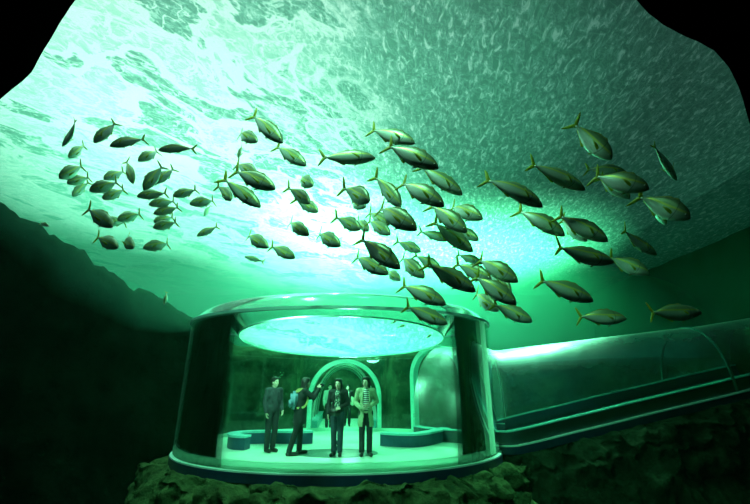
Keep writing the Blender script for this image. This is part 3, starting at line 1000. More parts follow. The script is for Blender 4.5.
FISH = [
 # ---- the school on the left, mostly heading left
 (80, 121, 62.3, 146.6, 9, 'steep nose-down fish nearest the dark upper left corner'),
 (117, 122, 93.4, 142.8, 10.5, 'fish diving left over the bright ripples, second from the dark corner'),
 (145, 136.5, 109.4, 146, 11.5, 'level left-heading fish just under the two steep diving ones'),
 (85, 145, 68.2, 157.5, 9, 'short fish heading down left directly below the steep nose-down one'),
 (83.5, 165.5, 58.6, 177.8, 12, 'broad dark fish heading left, foremost of the left school'),
 (90, 177, 66.6, 183, 10, 'dark fish just behind and below the foremost one of the left school', .96),
 (87.5, 182, 72, 196.6, 8, 'pale fish slanting down under the second foremost dark fish', 1.08),
 (119, 182, 89, 190.7, 12, 'large dark fish heading left in the heart of the left school'),
 (125, 171, 103, 179, 9, 'fish half hidden behind the large dark one of the left school', 1.1),
 (125.3, 189.4, 102, 198.7, 10, 'dark fish with crisp forked tail below the large dark one'),
 (126, 160, 133.5, 183.5, 9, 'fish plunging straight down between the left-heading ones'),
 (160, 149.5, 137.7, 161, 9.5, 'fish heading down left just under the head of a level one', 1.05),
 (194.5, 146.5, 158, 149.8, 10, 'slim level fish heading left, last one before the open water'),
 (163.5, 165, 143, 190, 11.5, 'fish diving steeply with two others crossing behind its tail', .95),
 (175, 168, 153, 184, 9.5, 'fish hidden behind the steep diver, only its tail end clear', 1.08),
 (168, 193, 136.6, 196, 10.5, 'topmost of the stack of five level fish heading left'),
 (176.5, 200, 148.4, 204.6, 10, 'second fish down in the stack of level fish', 1.05),
 (179.8, 207, 153.2, 213.7, 9.5, 'third fish down, palest in the stack of level fish', 1.0),
 (174, 217, 153.3, 221.5, 9.5, 'fourth fish down in the level stack, mostly behind another', 1.12),
 (177.5, 222, 152.7, 227.5, 10, 'lowest fish in the stack of level fish', .96),
 (197.5, 189.3, 172.5, 196, 9.5, 'fish heading left just behind the level stack, alone above'),
 (216.5, 199.5, 189.3, 204, 10.5, 'last fish of the left school, over plain green water'),
 (86.5, 208, 113, 226.5, 13, 'fish heading down right against the left school, yellow tail raised'),
 (126.5, 223, 104, 220.5, 9.5, 'fish merging with the right-heading one, dark tail sticking out', 1.1),
 (141.5, 214, 117, 219.5, 10.5, 'small forked-tail fish behind the merged pair', 1.04),
 (96, 236.5, 118, 247.3, 11.5, 'right-heading fish lowest of the left school, near the dark rock'),
 (121, 237, 133.8, 247.6, 11.5, 'stubby foreshortened fish beside the lowest right-heading one'),
 (171.3, 242.7, 142.7, 248, 11, 'lone left-heading fish lowest above the rotunda edge'),
 (210.8, 204.7, 204, 216, 5, 'tiny white-bellied fish coming head-on below the left school'),
 (218.5, 226, 196.7, 236, 7.5, 'slim pale fish heading down left in open water'),
 # ---- fish round the bright glow
 (243.2, 233, 268.7, 247.3, 12.5, 'fish heading down right, first of a pair nose to tail'),
 (269.8, 245.7, 295.3, 257.8, 11.5, 'second of a pair of fish nose to tail'),
 (264.5, 262, 244.6, 256.5, 5, 'faint far-off fish below the nose to tail pair', 1.0),
 (251, 114, 283, 142.7, 15, 'big fish heading down right with tall upright tail, above the glow'),
 (234.5, 131, 257.7, 141.3, 12.5, 'rounder fish behind the big one with the upright tail'),
 (275, 145.5, 306.6, 165.3, 13.5, 'fish heading down right alone on the bright ripples, before the glow'),
 (242, 146, 238, 157.5, 6.5, 'tiny fish seen almost end-on over the glow'),
 (233, 170, 275.7, 188.7, 17, 'largest fish left of the glow, crossing over two others', .97),
 (236, 163.5, 257, 174.5, 12.5, 'fish behind the back of the largest one beside the glow', 1.12),
 (224, 180, 261, 207, 14.5, 'fish under the largest one beside the glow, yellow tail', 1.06),
 (221, 187, 231.5, 199.8, 11.5, 'stubby fish hanging below the crossing group beside the glow', 1.0),
 (296, 177, 313.3, 185.5, 13, 'round foreshortened fish uppermost right of the glow'),
 (290.5, 188.5, 310, 203, 12.5, 'upper of two overlapping fish right of the glow', .95),
 (297, 200, 318.4, 211.5, 11.5, 'lower of two overlapping fish right of the glow', 1.08),
 (285, 220, 309.2, 235, 12.5, 'small right-heading fish just below the glow'),
 (313.5, 231.5, 341, 245.5, 14.5, 'fish heading right above the rotunda dome, second below the glow'),
 # ---- the bright middle school
 (318.5, 157.5, 375.6, 157.5, 16.5, 'pale level fish with white flank heading right, alone above the school'),
 (369.5, 129, 415.3, 143, 16, 'white-backed fish behind the top of the middle school', 1.08),
 (385.5, 144.5, 439, 168, 19.5, 'top large fish of the middle school, yellow back', .96),
 (418, 165, 462.7, 194.7, 16.5, 'fish with its tail under the top large one of the middle school', 1.04),
 (397.5, 178.5, 444.7, 206, 18.5, 'bright fish with long dark dorsal edge and yellow side stripe', .95),
 (347, 189, 369.5, 201, 18, 'stubby upper fish of a foreshortened pair left of the middle school', .97),
 (347.5, 200.5, 366, 206.5, 12, 'lower fish of a foreshortened pair left of the middle school', 1.1),
 (377.5, 177, 401.3, 206.7, 15.5, 'white-flanked fish diving nose down left of the bright one'),
 (373.5, 204.5, 417.3, 229.3, 20, 'brightest broad fish in the middle school, tail crossing a smaller one', .95),
 (368, 212, 390, 224.5, 12, 'fish behind the tail of the brightest broad one', 1.12),
 (367.5, 220, 390.7, 234.3, 12.5, 'fish just below the tail of the brightest broad one', 1.03),
 (338, 218, 360.7, 229, 13.5, 'dark stubby fish in front of a smaller one, left edge of middle school', .97),
 (357, 219.5, 368.7, 230.5, 10.5, 'small fish mostly behind the dark stubby one', 1.1),
 (447, 204.5, 483, 218.7, 15.5, 'fish at the edge of the light water, foremost of the middle school', 1.05),
 (429, 204, 467.3, 232, 17, 'pale fish right under the head of the striped bright one', 1.0),
 (453, 227, 479, 240, 11, 'small head poking out behind the pale fish', 1.15),
 (431, 222.5, 473.5, 251.5, 16, 'dark-headed fish below the pale one, middle school', .96),
 (418, 231, 450, 240, 10, 'white fish partly hidden behind the dark-headed one', 1.12),
 (358.5, 237, 400.7, 268.5, 18.5, 'big fish with yellow cross-shaped tail over the roof of the rotunda', .95),
 (351, 254.5, 388.7, 273.9, 15.5, 'dark fish just below the one with the cross-shaped tail', 1.03),
 (384, 270, 400.9, 280, 10, 'small light fish beneath the head of the cross-tailed one', 1.12),
 (397, 255.5, 425, 277.3, 15, 'light green fish right of the cross-tailed one', 1.08),
 (397.5, 241.8, 421.3, 251.5, 10.5, 'small pale fish in the gap of the middle school', 1.12),
 (415, 255.5, 441, 268.5, 10.5, 'pale fish behind the tail of the long dark-striped one', 1.15),
 # ---- lower cluster
 (423.5, 262, 476, 291, 18.5, 'long dark-striped fish leading the lower cluster', .95),
 (456, 254, 483, 263.5, 9, 'thin fish crossing behind the lower cluster', 1.15),
 (474.8, 257, 518.4, 281.6, 17.5, 'dark fish arching over the top of the lower cluster', .97),
 (457, 264, 492, 280, 15, 'fish between the striped and arching ones of the lower cluster', 1.04),
 (487, 273, 512, 291.3, 13.5, 'fish almost hidden under the arching one', 1.1),
 (473, 275, 516.8, 304, 17.5, 'yellow-green fish across the middle of the lower cluster', .93),
 (471, 292, 499, 310.3, 14.5, 'fish tucked under the yellow-green one of the lower cluster', 1.1),
 (492, 304, 532.5, 321.3, 14.5, 'dark fish at the bottom right tip of the lower cluster', 1.03),
 (398.7, 283, 446.4, 304.3, 16.5, 'dark fish with sharp tail just above the rotunda rim'),
 (403.6, 306.2, 448, 323.7, 14.5, 'dark fish overlapping the rotunda rim, lowest of its pair'),
 # ---- the school on the right
 (485.5, 174, 543, 206.5, 19.5, 'fish with yellow tail beside the pale light shaft, foremost left of the right school'),
 (528, 162.5, 585.5, 189.5, 18.5, 'fish with white back below the fine ripples'),
 (573.5, 125, 612.2, 159.5, 18.5, 'dark fish diving alone at the top of the right school'),
 (586.2, 166.5, 628, 173.5, 13, 'pale-backed fish behind the uppermost pair of the right school', 1.1),
 (592, 175.5, 649.7, 188.5, 21, 'broad fish in front of the uppermost pair of the right school', .96),
 (597, 177, 630.6, 198.3, 13.5, 'dark fish under the belly of the broad pair', 1.08),
 (639, 197, 691, 218, 21.5, 'big dark fish farthest right under the thin one, yellow tail', .97),
 (652, 202, 666.5, 225, 9.5, 'dark shape of a fish below the belly of the big dark one', 1.12),
 (652.5, 143.5, 676.7, 180.6, 10.5, 'thin dark fish seen from below near the dim water'),
 (517, 206.5, 565.3, 235.6, 17.5, 'fish close behind the one beside the light shaft'),
 (556, 214, 608.3, 241, 18.5, 'fish crossing over another in the middle of the right school', .96),
 (560, 219, 587.7, 240.5, 14.5, 'fish hidden between two in the middle of the right school', 1.1),
 (550.5, 248.5, 614.2, 261.8, 18.5, 'level dark fish whose nose meets a paler one', .96),
 (617.5, 230.5, 657, 255, 13.5, 'yellow-edged small fish alone right of the crossing pair'),
 (608, 257.5, 649.3, 273.5, 15.5, 'pale-striped fish in front of the nose of the level dark one', 1.06),
 (537, 279, 593.6, 300.6, 18.5, 'dark fish alone above the side tunnel glint'),
 (576, 316.5, 626.5, 318, 15.5, 'level dark fish right above the side tunnel'),
 (643, 313.8, 701.6, 312, 16.5, 'dim level fish lowest of the right school, over dark water'),
]
TINY = [
 (168, 291.5, 164, 304.5, 4.5, 'tiny upright fish near the rock crest left of the rotunda', 9.5),
 (38, 222, 49, 226, 3.8, 'faint little fish just above the crest of the left rock wall', 7.0),
 (391.8, 323, 396.5, 320.8, 1.9, 'tiny far fish over the skylight, first of three', 7.6),
 (398.5, 327.2, 405, 325.2, 2.2, 'tiny far fish over the skylight, middle of three', 7.6),
 (426, 338, 431.5, 334.5, 2.2, 'tiny far fish over the skylight, lowest of three', 7.6),
]
for f in FISH:
    lay = f[6] if len(f) > 6 else 1.0
    fish(*f[:6], layer=lay)
for f in TINY:
    fish(*f[:6], dist=f[6], small=True, group='tiny far fish')
# ================================================================== PEOPLE
M_skin = simple('skin', (0.62, 0.46, 0.36), 0.55, var=0.06)
M_hair = simple('black_hair', (0.012, 0.010, 0.010), 0.55, var=0.3, scale=40, bump=0.4, bscale=60)
M_lip = simple('lips', (0.42, 0.18, 0.16), 0.5, var=0.05)
M_jblack = simple('black_cloth', (0.012, 0.013, 0.016), 0.85, var=0.2, bump=0.25, bscale=40)
M_jdark = simple('dark_jacket', (0.03, 0.035, 0.045), 0.8, var=0.2, bump=0.25, bscale=40)
M_jgreen = simple('sage_jacket', (0.36, 0.42, 0.27), 0.85, var=0.12, bump=0.3, bscale=35)
M_jean = simple('dark_jeans', (0.03, 0.05, 0.075), 0.85, var=0.25, bump=0.2, bscale=60)
M_trou = simple('dark_trousers', (0.018, 0.022, 0.026), 0.85, var=0.2, bump=0.2, bscale=50)
M_shoe = simple('dark_shoes', (0.012, 0.011, 0.010), 0.45, var=0.2)
M_white = simple('white_shirt', (0.75, 0.76, 0.72), 0.8, var=0.05)
M_tie = simple('dark_tie', (0.03, 0.03, 0.06), 0.6, var=0.1)
M_folder = simple('pale_folder', (0.60, 0.68, 0.50), 0.6, var=0.05)
M_bag = simple('blue_bag', (0.13, 0.24, 0.34), 0.75, var=0.2, bump=0.3, bscale=30)
M_strap = simple('tan_strap', (0.50, 0.44, 0.16), 0.7, var=0.1)
M_str = striped('striped_shirt', (0.80, 0.80, 0.76), (0.05, 0.07, 0.09), 7.5, 'Z')
def check_mat():
    m, nt, out = mat('patterned_blouse')
    b = N(nt, 'ShaderNodeBsdfPrincipled', i_Roughness=0.85)
    v = N(nt, 'ShaderNodeTexVoronoi', i_Scale=26.0)
    L(nt, mapped(nt), v.inputs['Vector'])
    L(nt, ramp(nt, v.outputs['Distance'], [(0.35, (0.72, 0.72, 0.66)), (0.5, (0.09, 0.12, 0.11))]), b.inputs['Base Color'])
    L(nt, b.outputs[0], out.inputs['Surface'])
    return m
M_pat = check_mat()
V = Vector

def hand(bm, wrist, direction, palm_n, curl=0.5, side=1, k=1.0):
    """palm with four unequal bent fingers and a thumb from the side of the palm"""
    d = direction.normalized()
    n = (palm_n - d * palm_n.dot(d)).normalized()
    s = d.cross(n) * side
    R = Matrix((s, d, n)).transposed()
    ball(bm, wrist + d * .042 * k, (.036 * k, .050 * k, .015 * k), 12, R)
    for i, (off, ln) in enumerate(((-.027, .066), (-.009, .076), (.009, .071), (.026, .056))):
        a = wrist + d * .078 * k + s * off * k
        p = a
        dd = d
        for j, f in enumerate((.45, .32, .23)):
            ang = curl * (0.55 + .25 * j)
            dd = (dd * math.cos(ang) + n * math.sin(ang)).normalized()
            q = p + dd * ln * f * k
            limb(bm, p, q, (.0088 - .0008 * j) * k, (.0082 - .0009 * j) * k, 8)
            p = q
    a = wrist + d * .03 * k - s * .030 * k
    b = a + (d * .55 - s * .75 + n * .25).normalized() * .036 * k
    c = b + (d * .85 - s * .15 + n * .45).normalized() * .030 * k
    limb(bm, a, b, .0115 * k, .010 * k, 8)
    limb(bm, b, c, .010 * k, .0085 * k, 8)

def person(label, px, py, rz, H, pose, wear, grp=None, head_yaw=0.0, head_pitch=0.0, long_hair=True, fz=FZ):
    """pose: joints in metres for a 1.68 m figure facing -y"""
    loc = at_z(px, py, fz)
    k = H / 1.68
    root = empty('person', loc, rz, label=label, cat='person', group=grp)
    root.scale = (k, k, k)
    J = dict(pel=V((0, 0, .93)), chest=V((0, 0, 1.22)), nb=V((0, .01, 1.39)), hd=V((0, -.015, 1.545)),
             sl=V((.168, .005, 1.355)), sr=V((-.168, .005, 1.355)), el=V((.215, .03, 1.09)), er=V((-.215, .03, 1.09)), wl=V((.215, -.03, .86)), wr=V((-.215, -.03, .86)),
             hl=V((.082, 0, .89)), hr=V((-.082, 0, .89)), kl=V((.092, -.015, .49)), kr=V((-.092, -.015, .49)), al=V((.095, .02, .085)), ar=V((-.095, .02, .085)), fl=V((.11, -.15, .035)), fr=V((-.11, -.15, .035)))
    for q, v in pose.items():
        if q != 'curl': J[q] = V(v)
    HR = Matrix.Rotation(head_yaw, 3, 'Z') @ Matrix.Rotation(head_pitch, 3, 'X')
    hd = J['hd']
    def hp(x, y, z): return hd + HR @ V((x, y, z))
    # ---- body
    bm = bmesh.new()
    ball(bm, hp(0, .012, .022), (.074, .092, .092), 20, HR)
    ball(bm, hp(0, -.018, -.045), (.056, .066, .070), 18, HR)
    ball(bm, hp(0, -.050, -.092), (.026, .026, .022), 12, HR)
    limb(bm, hp(0, -.080, .012), hp(0, -.101, -.028), .009, .0135, 10)
    for s in (-1, 1):
        ball(bm, hp(s * .030, -.066, .022), (.024, .016, .010), 10, HR)
        ball(bm, hp(s * .036, -.060, -.030), (.022, .018, .022), 10, HR)
        ball(bm, hp(s * .074, .008, -.012), (.010, .020, .031), 10, HR)
    ball(bm, hp(0, -.080, -.060), (.022, .010, .010), 10, HR)
    limb(bm, J['nb'] + V((0, 0, -.03)), hd + V((0, .015, -.04)), .056, .050, 14)
    limb(bm, J['pel'], J['chest'], .115, .115, 16)
    ball(bm, J['chest'] + V((0, 0, .04)), (.150, .095, .16), 18)
    ball(bm, J['pel'] + V((0, .01, -.02)), (.145, .105, .12), 18)
    for a, b, c, e in (('sl', 'el', 'wl', 'hl'), ('sr', 'er', 'wr', 'hr')):
        limb(bm, J['chest'] + V((0, 0, .12)), J[a], .06, .055)
        limb(bm, J[a], J[b], .050, .040)
        limb(bm, J[b], J[c], .040, .027)
    for a, b, c, e in (('hl', 'kl', 'al', 'fl'), ('hr', 'kr', 'ar', 'fr')):
        limb(bm, J[a], J[b], .080, .054)
        limb(bm, J[b], J[c], .054, .036)
        limb(bm, J[c] + V((0, .02, -.04)), J[e], .038, .030)
    for w, e in (('wl', 'el'), ('wr', 'er')):
        pass
    bm = fused(bm, .0105, 2)
    for w, e, sd in (('wl', 'el', 1), ('wr', 'er', -1)):
        d = (J[w] - J[e]).normalized()
        if 'd' + w in pose: d = V(pose['d' + w]).normalized()
        pn = V(pose.get('n' + w, (-sd, -.2, 0)))
        hand(bm, J[w], d, pn, pose.get('curl', .45), sd)
    body = mesh_obj('body', bm, M_skin, root, recalc=False)
    for s in (-1, 1):
        bm = bmesh.new(); ball(bm, hp(s * .030, -.0785, .008), (.0125, .006, .0065), 10, HR)
        mesh_obj('eye', bm, M_eye, root)
    bm = bmesh.new(); ball(bm, hp(0, -.0875, -.060), (.021, .006, .007), 10, HR)
    mesh_obj('mouth', bm, M_lip, root)
    # ---- hair
    bm = bmesh.new()
    ball(bm, hp(0, .026, .040), (.090, .100, .093), 20, HR)
    ball(bm, hp(.02, -.035, .088), (.058, .050, .030), 14, HR)
    ball(bm, hp(-.03, -.030, .086), (.050, .050, .030), 14, HR)
    if long_hair:
        for s in (-1, 1):
            limb(bm, hp(s * .072, .004, .03), hp(s * .078, .012, -.085), .024, .026, 10)
            limb(bm, hp(s * .060, .05, .0), hp(s * .055, .055, -.105), .040, .036, 10)
        limb(bm, hp(0, .07, .0), hp(0, .070, -.11), .055, .045, 12)
    else:
        limb(bm, hp(0, .07, .0), hp(0, .066, -.05), .055, .035, 12)
    bm = fused(bm, .010, 2)
    mesh_obj('hair', bm, M_hair, root, recalc=False)
    # ---- trousers and shoes
    bm = bmesh.new()
    ball(bm, J['pel'] + V((0, .01, -.02)), (.155, .115, .13), 18)
    for a, b, c, e in (('hl', 'kl', 'al', 'fl'), ('hr', 'kr', 'ar', 'fr')):
        limb(bm, J[a], J[b], .092, .070)
        limb(bm, J[b], J[c] + V((0, .0, .02)), .070, .064)
    bm = fused(bm, .012, 2)
    mesh_obj('trousers', bm, wear['legs'], root, recalc=False)
    for c, e in (('al', 'fl'), ('ar', 'fr')):
        bm = bmesh.new()
        z0 = J[e].z
        limb(bm, V((J[c].x, J[c].y + .03, z0 + .012)), V((J[e].x, J[e].y, z0 + .006)), .047, .040, 14)
        limb(bm, V((J[c].x, J[c].y + .02, z0 + .02)), J[c] + V((0, .01, .0)), .046, .044, 14)
        for v in bm.verts:
            if v.co.z < z0 - .030: v.co.z = z0 - .034
        mesh_obj('shoe', bm, M_shoe, root)
    # ---- upper clothes
    top = wear['top']
    hem = wear.get('hem', .80)
    bm = bmesh.new()
    ball(bm, J['chest'] + V((0, .008, .035)), (.172, .118, .175), 20)
    limb(bm, J['pel'] + V((0, .008, .03)), J['chest'] + V((0, .008, 0)), .142, .135, 18, 1.0)
    ball(bm, V((J['pel'].x, J['pel'].y + .008, hem + .13)), (.172, .128, .14), 18)
    if hem < .78:
        n0 = len(bm.verts)
        limb(bm, V((J['pel'].x, J['pel'].y, 1.02)), V((J['pel'].x, J['pel'].y, hem + .06)), .150, .185, 18)
        bm.verts.ensure_lookup_table()
        for v in bm.verts[n0:]: v.co.y = J['pel'].y + (v.co.y - J['pel'].y) * .78
    limb(bm, J['nb'] + V((0, .012, -.06)), J['nb'] + V((0, .012, .015)), .075, .066, 14)
    for a, b, c in (('sl', 'el', 'wl'), ('sr', 'er', 'wr')):
        limb(bm, J['chest'] + V((0, 0, .12)), J[a], .075, .072)
        limb(bm, J[a], J[b], .068, .058)
        limb(bm, J[b], J[c] - (J[c] - J[b]).normalized() * .02, .058, .046)
    bm = fused(bm, .012, 2)
    for v in bm.verts:
        if v.co.z < hem and abs(v.co.x) < .21: v.co.z = hem
    if wear.get('open'):
        bmesh.ops.delete(bm, geom=[f for f in bm.faces if f.calc_center_median().z < .96 and f.calc_center_median().y < J['pel'].y - .03 and abs(f.calc_center_median().x) < .035 + (.96 - f.calc_center_median().z) * .14], context='FACES')
    jk = mesh_obj('jacket', bm, top, root, recalc=False)
    if wear.get('shirt'):
        bm = bmesh.new()
        ball(bm, J['chest'] + V((0, -.052, .025)), (.088, .085, .175), 18)
        ball(bm, V((J['pel'].x, J['pel'].y - .048, 1.0)), (.080, .095, .11), 18)
        limb(bm, J['pel'] + V((0, -.052, .06)), J['chest'] + V((0, -.052, 0)), .092, .088, 16)
        bm = fused(bm, .012, 2)
        for v in bm.verts:
            if v.co.z < .93: v.co.z = .93
        mesh_obj('shirt', bm, wear['shirt'], root, recalc=False)
    if wear.get('tie'):
        bm = bmesh.new()
        limb(bm, J['chest'] + V((0, -.140, .13)), J['chest'] + V((0, -.150, -.12)), .016, .026, 10, 1.0)
        mesh_obj('tie', bm, M_tie, root)
    if wear.get('collar'):
        for s in (-1, 1):
            bm = bmesh.new()
            limb(bm, J['nb'] + V((s * .055, .01, .01)), J['chest'] + V((s * .075, -.115, .08)), .026, .022, 10)
            limb(bm, J['chest'] + V((s * .075, -.115, .08)), J['chest'] + V((s * .090, -.128, -.10)), .022, .016, 10)
            mesh_obj('lapel', fused(bm, .010, 1), top, root, recalc=False)
    return root, J, k

def W(root, p):
    return Matrix.Translation(root.location) @ Matrix.Rotation(root.rotation_euler.z, 4, 'Z') @ Matrix.Diagonal((*root.scale, 1)) @ V(p)

G = 'visitors in the glass chamber'
# man in dark jacket on the far left
person('person in a dark jacket standing by the glass, apart at the left', 269.5, 452, 0.75, 1.71,
       dict(el=(.22, .03, 1.10), wl=(.19, -.11, .90), er=(-.215, .02, 1.09), wr=(-.20, -.05, .86), al=(.075, .02, .085), ar=(-.075, .02, .085), fl=(.09, -.15, .035), fr=(-.09, -.15, .035)),
       dict(top=M_jdark, legs=M_trou, hem=.84, collar=True), head_yaw=0.25, long_hair=False)
# photographer
ph, J, k = person('person in black seen side-on, raising a camera to take a picture', 297, 455, 1.95, 1.70,
       dict(chest=(0, -.05, 1.22), nb=(0, -.085, 1.39), hd=(0, -.125, 1.53), sl=(.168, -.07, 1.35), sr=(-.168, -.07, 1.35), el=(.20, -.27, 1.20), er=(-.20, -.27, 1.20),
            wl=(.075, -.43, 1.40), wr=(-.075, -.43, 1.40), dwl=(-.35, -.25, .9), dwr=(.35, -.25, .9), nwl=(-.9, -.5, 0), nwr=(.9, -.5, 0), curl=.6,
            kl=(.092, -.06, .50), al=(.095, -.06, .085), fl=(.11, -.22, .035), kr=(-.092, .08, .49), ar=(-.095, .20, .085), fr=(-.11, .03, .035)),
       dict(top=M_jblack, legs=M_jblack, hem=.64), head_yaw=0.0, head_pitch=0.05)
# camera in the hands
cl = W(ph, (0, -.475, 1.478))
cr = empty('camera_in_hand', cl, ph.rotation_euler.z, label='small black camera held up by the person in black', cat='camera')
cr.name = 'compact_camera'
bm = bmesh.new(); vs_ = box(bm, V((0, 0, 0)), (.125, .05, .08)); bmesh.ops.bevel(bm, geom=bm.edges[:], offset=.008, segments=2, affect='EDGES')
mesh_obj('camera_body', bm, M_shoe, cr, smooth=False)
bm = bmesh.new(); limb(bm, V((0, -.02, 0)), V((0, -.075, 0)), .030, .028, 18)
mesh_obj('lens', bm, M_jdark, cr)
bm = bmesh.new(); box(bm, V((0.03, 0, .046)), (.03, .03, .014))
mesh_obj('flash', bm, M_folder, cr, smooth=False)
# backpack
bl = W(ph, (0, .145, 1.15))
bp_ = empty('backpack', bl, ph.rotation_euler.z, label='blue grey backpack on the back of the person in black', cat='backpack')
bm = bmesh.new(); box(bm, V((0, 0, 0)), (.29, .15, .40)); bmesh.ops.bevel(bm, geom=bm.edges[:], offset=.055, segments=4, affect='EDGES')
mesh_obj('pack', bm, M_bag, bp_)
bm = bmesh.new(); box(bm, V((0, .085, -.07)), (.21, .06, .18)); bmesh.ops.bevel(bm, geom=bm.edges[:], offset=.025, segments=3, affect='EDGES')
mesh_obj('pocket', bm, M_bag, bp_)
for s in (-1, 1):
    bm = bmesh.new()
    pth = smooth_path([V((s * .10, -.05, .18)), V((s * .115, -.15, .245)), V((s * .12, -.26, .20)), V((s * .13, -.30, .02)), V((s * .15, -.22, -.14)), V((s * .13, -.05, -.17))], 5)
    sweep(bm, pth, [(-.022, -.006), (.022, -.006), (.022, .006), (-.022, .006)], up=V((1, 0, 0)))
    mesh_obj('strap', bm, M_strap, bp_, smooth=False)
# woman in the middle
wm, J, k = person('person in a black jacket over patterned blouse and jeans, facing out, centre of the group', 336.5, 456, -0.10, 1.66,
       dict(el=(.225, .02, 1.10), wl=(.10, -.17, 1.02), dwl=(-.75, -.35, -.25), nwl=(0, .6, -.6), er=(-.225, .04, 1.10), wr=(-.215, -.03, .88),
            kl=(.078, -.02, .49), kr=(-.078, -.01, .49), al=(.072, .0, .085), ar=(-.072, .03, .085), fl=(.10, -.17, .035), fr=(-.10, -.14, .035)),
       dict(top=M_jblack, legs=M_jean, shirt=M_pat, hem=.86, collar=True), head_yaw=-0.15)
bgc = W(wm, (-.03, -.185, .93))
hb = empty('shoulder_bag', bgc, wm.rotation_euler.z, label='small black shoulder bag at the waist of the person in patterned blouse', cat='bag')
bm = bmesh.new(); box(bm, V((0, 0, 0)), (.24, .07, .15)); bmesh.ops.bevel(bm, geom=bm.edges[:], offset=.022, segments=3, affect='EDGES')
mesh_obj('pouch', bm, M_shoe, hb)
bm = bmesh.new(); pth = smooth_path([V((-.11, 0, .06)), V((-.06, .02, .20)), V((.06, .035, .36)), V((.14, .10, .47)), V((.14, .20, .50))], 5)
sweep(bm, pth, [(-.012, -.004), (.012, -.004), (.012, .004), (-.012, .004)], up=V((0, 1, 0)))
mesh_obj('strap', bm, M_shoe, hb, smooth=False)
# woman on the right
person('person in an open pale sage jacket and striped top, hands joined, right of the group', 365.5, 456, 0.06, 1.70,
       dict(el=(.25, .03, 1.12), wl=(.10, -.19, 1.04), dwl=(-.85, -.3, .05), nwl=(0, .8, .2), er=(-.245, .02, 1.10), wr=(-.10, -.20, .98), dwr=(.85, -.25, .1), nwr=(0, .8, .2),
            kl=(.085, -.015, .49), kr=(-.085, -.015, .49), al=(.085, .02, .085), ar=(-.085, .02, .085), fl=(.12, -.14, .035), fr=(-.10, -.15, .035)),
       dict(top=M_jgreen, legs=M_trou, shirt=M_str, hem=.60, collar=True, open=True), head_yaw=-0.45)
# man in a suit walking out of the tunnel
sm, J, k = person('person in a dark suit and tie walking in the tunnel between the two standing people', 347, 426, 0.10, 1.52,
       dict(el=(.22, .04, 1.10), wl=(.17, -.14, 1.0), er=(-.215, .05, 1.10), wr=(-.22, .02, .86), kl=(.085, -.08, .50), al=(.085, .0, .085), fl=(.09, -.17, .035), kr=(-.085, .02, .49), ar=(-.085, .14, .09), fr=(-.095, -.03, .035)),
       dict(top=M_jblack, legs=M_jblack, shirt=M_white, tie=True, hem=.80, collar=True), long_hair=False)
fl_ = W(sm, (.20, -.21, 1.0))
bm = bmesh.new(); box(bm, V((0, 0, 0)), (.03, .23, .31)); bmesh.ops.bevel(bm, geom=bm.edges[:], offset=.006, segments=2, affect='EDGES')
fo = mesh_obj('folder', bm, M_folder, smooth=False, label='pale folder carried by the person in the dark suit', cat='folder')
fo.location = fl_; fo.rotation_euler = (0.2, 0, .5)
# visitor half hidden further in
person('person in a white top half hidden behind the one in the black jacket', 328.5, 429, 0.35, 1.56,
       dict(al=(.075, .02, .085), ar=(-.075, .02, .085)),
       dict(top=M_white, legs=M_trou, hem=.84), long_hair=False)
# ================================================================== LIGHT
w = bpy.data.worlds.new('sky')
SC.world = w
w.use_nodes = True
bg = w.node_tree.nodes['Background']
bg.inputs[0].default_value = (0.75, 0.98, 1.0, 1)
bg.inputs[1].default_value = 0.15
def spot(name, loc, target, energy, size, blend, color, r=0.3):
    d = bpy.data.lights.new(name, 'SPOT')
    d.energy = energy; d.spot_size = math.radians(size); d.spot_blend = blend; d.color = color; d.shadow_soft_size = r
    o = bpy.data.objects.new(name, d)
    o.location = loc
    o.rotation_euler = (Vector(target) - Vector(loc)).to_track_quat('-Z', 'Y').to_euler()
    COL.objects.link(o)
    return o
LT = (0.93, 1.0, 0.94)
spot('daylight_fill', (-6.5, 8, 21), (-5.5, 9.0, 8), 15000, 80, 1.0, LT, 0.5)  # added spots above the water, standing in for daylight on the surface
spot('daylight_fill', (-11, 18, 24), (-9.0, 17.0, 8), 34000, 70, 1.0, LT, 0.5)
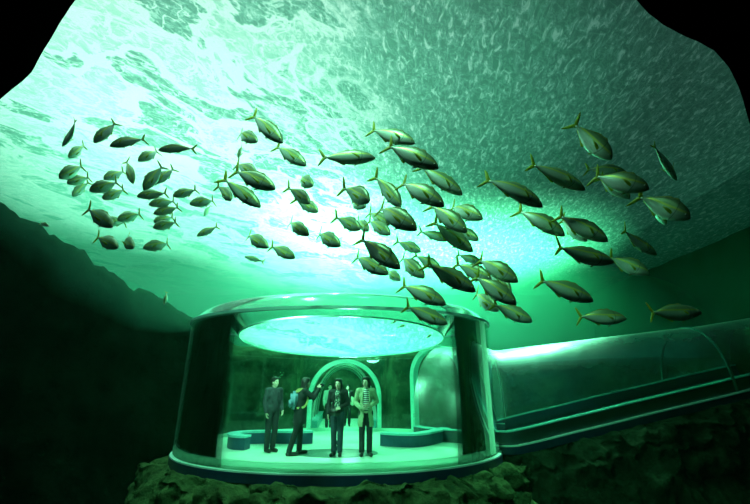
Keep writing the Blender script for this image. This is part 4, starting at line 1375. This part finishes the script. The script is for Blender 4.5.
spot('daylight_fill', (-2, 29, 26), (-1.5, 27.0, 8), 95000, 70, 1.0, LT, 0.5)
spot('daylight_fill', (6, 27, 24), (5.0, 26, 7), 190000, 72, 1.0, (0.6, 1.0, 0.75), 0.5)  # added green spot, brightens the haze right of centre
spot('daylight_fill', (1.8, 12, 22), (1.2, 11.5, 8), 5000, 60, 1.0, (0.5, 1.0, 0.84), 0.5)
spot('tank_fill', (6.4, 14.6, 7.2), (4.9, 12.3, 0.9), 9000, 50, 1.0, (0.7, 1.0, 0.8), 0.4)  # unseen spot added for the glint along the side tunnel
spot('shaft_fill', (-3.5, 25, 22), (-1, 16, 2), 60000, 44, 1.0, (0.75, 1.0, 0.88), 0.5)  # added spot above the water in place of the sun shaft
spot('tank_fill', (-1.0, 2.0, 7.3), (-0.3, 5.2, 2.2), 1700, 72, 1.0, (0.52, 1.0, 0.72), 0.25)  # unseen spot added to light the fish flanks from the front
spot('tank_fill', (-0.9, 5.0, 7.4), (-1.4, 8.0, -2.0), 560, 37, 1.0, (0.6, 1.0, 0.6), 0.25)  # unseen spot added to brighten the ledge and kerb
spot('rotunda_fill', E(PI, .86, TZ - .75), E(0.2, .8, FZ), 380, 140, 0.8, (0.55, 1.0, 0.75), 0.4)  # added fill spots for the chamber floor and people, no fixtures
spot('rotunda_fill', E(-0.35, .90, TZ - .12), (RX, RY + .5, FZ), 420, 130, 0.7, (0.55, 1.0, 0.75), 0.35)
spot('tunnel_fill', (p0 + dirv * 1.2 + Vector((0, 0, 2.05))), (p0 + dirv * 1.4), 110, 130, 0.7, (0.6, 1.0, 0.8), 0.1)  # added fill spot that brightens the tunnel floor
vs = SC.view_settings
SC.display_settings.display_device = 'sRGB'
vs.view_transform = 'Standard'; vs.look = 'None'; vs.exposure = 0.0; vs.gamma = 1.0
vs.use_curve_mapping = False
SC.cycles.volume_bounces = 1
SC.cycles.transparent_max_bounces = 32
SC.cycles.max_bounces = 8
SC.cycles.sample_clamp_indirect = 4
SC.cycles.use_denoising = True
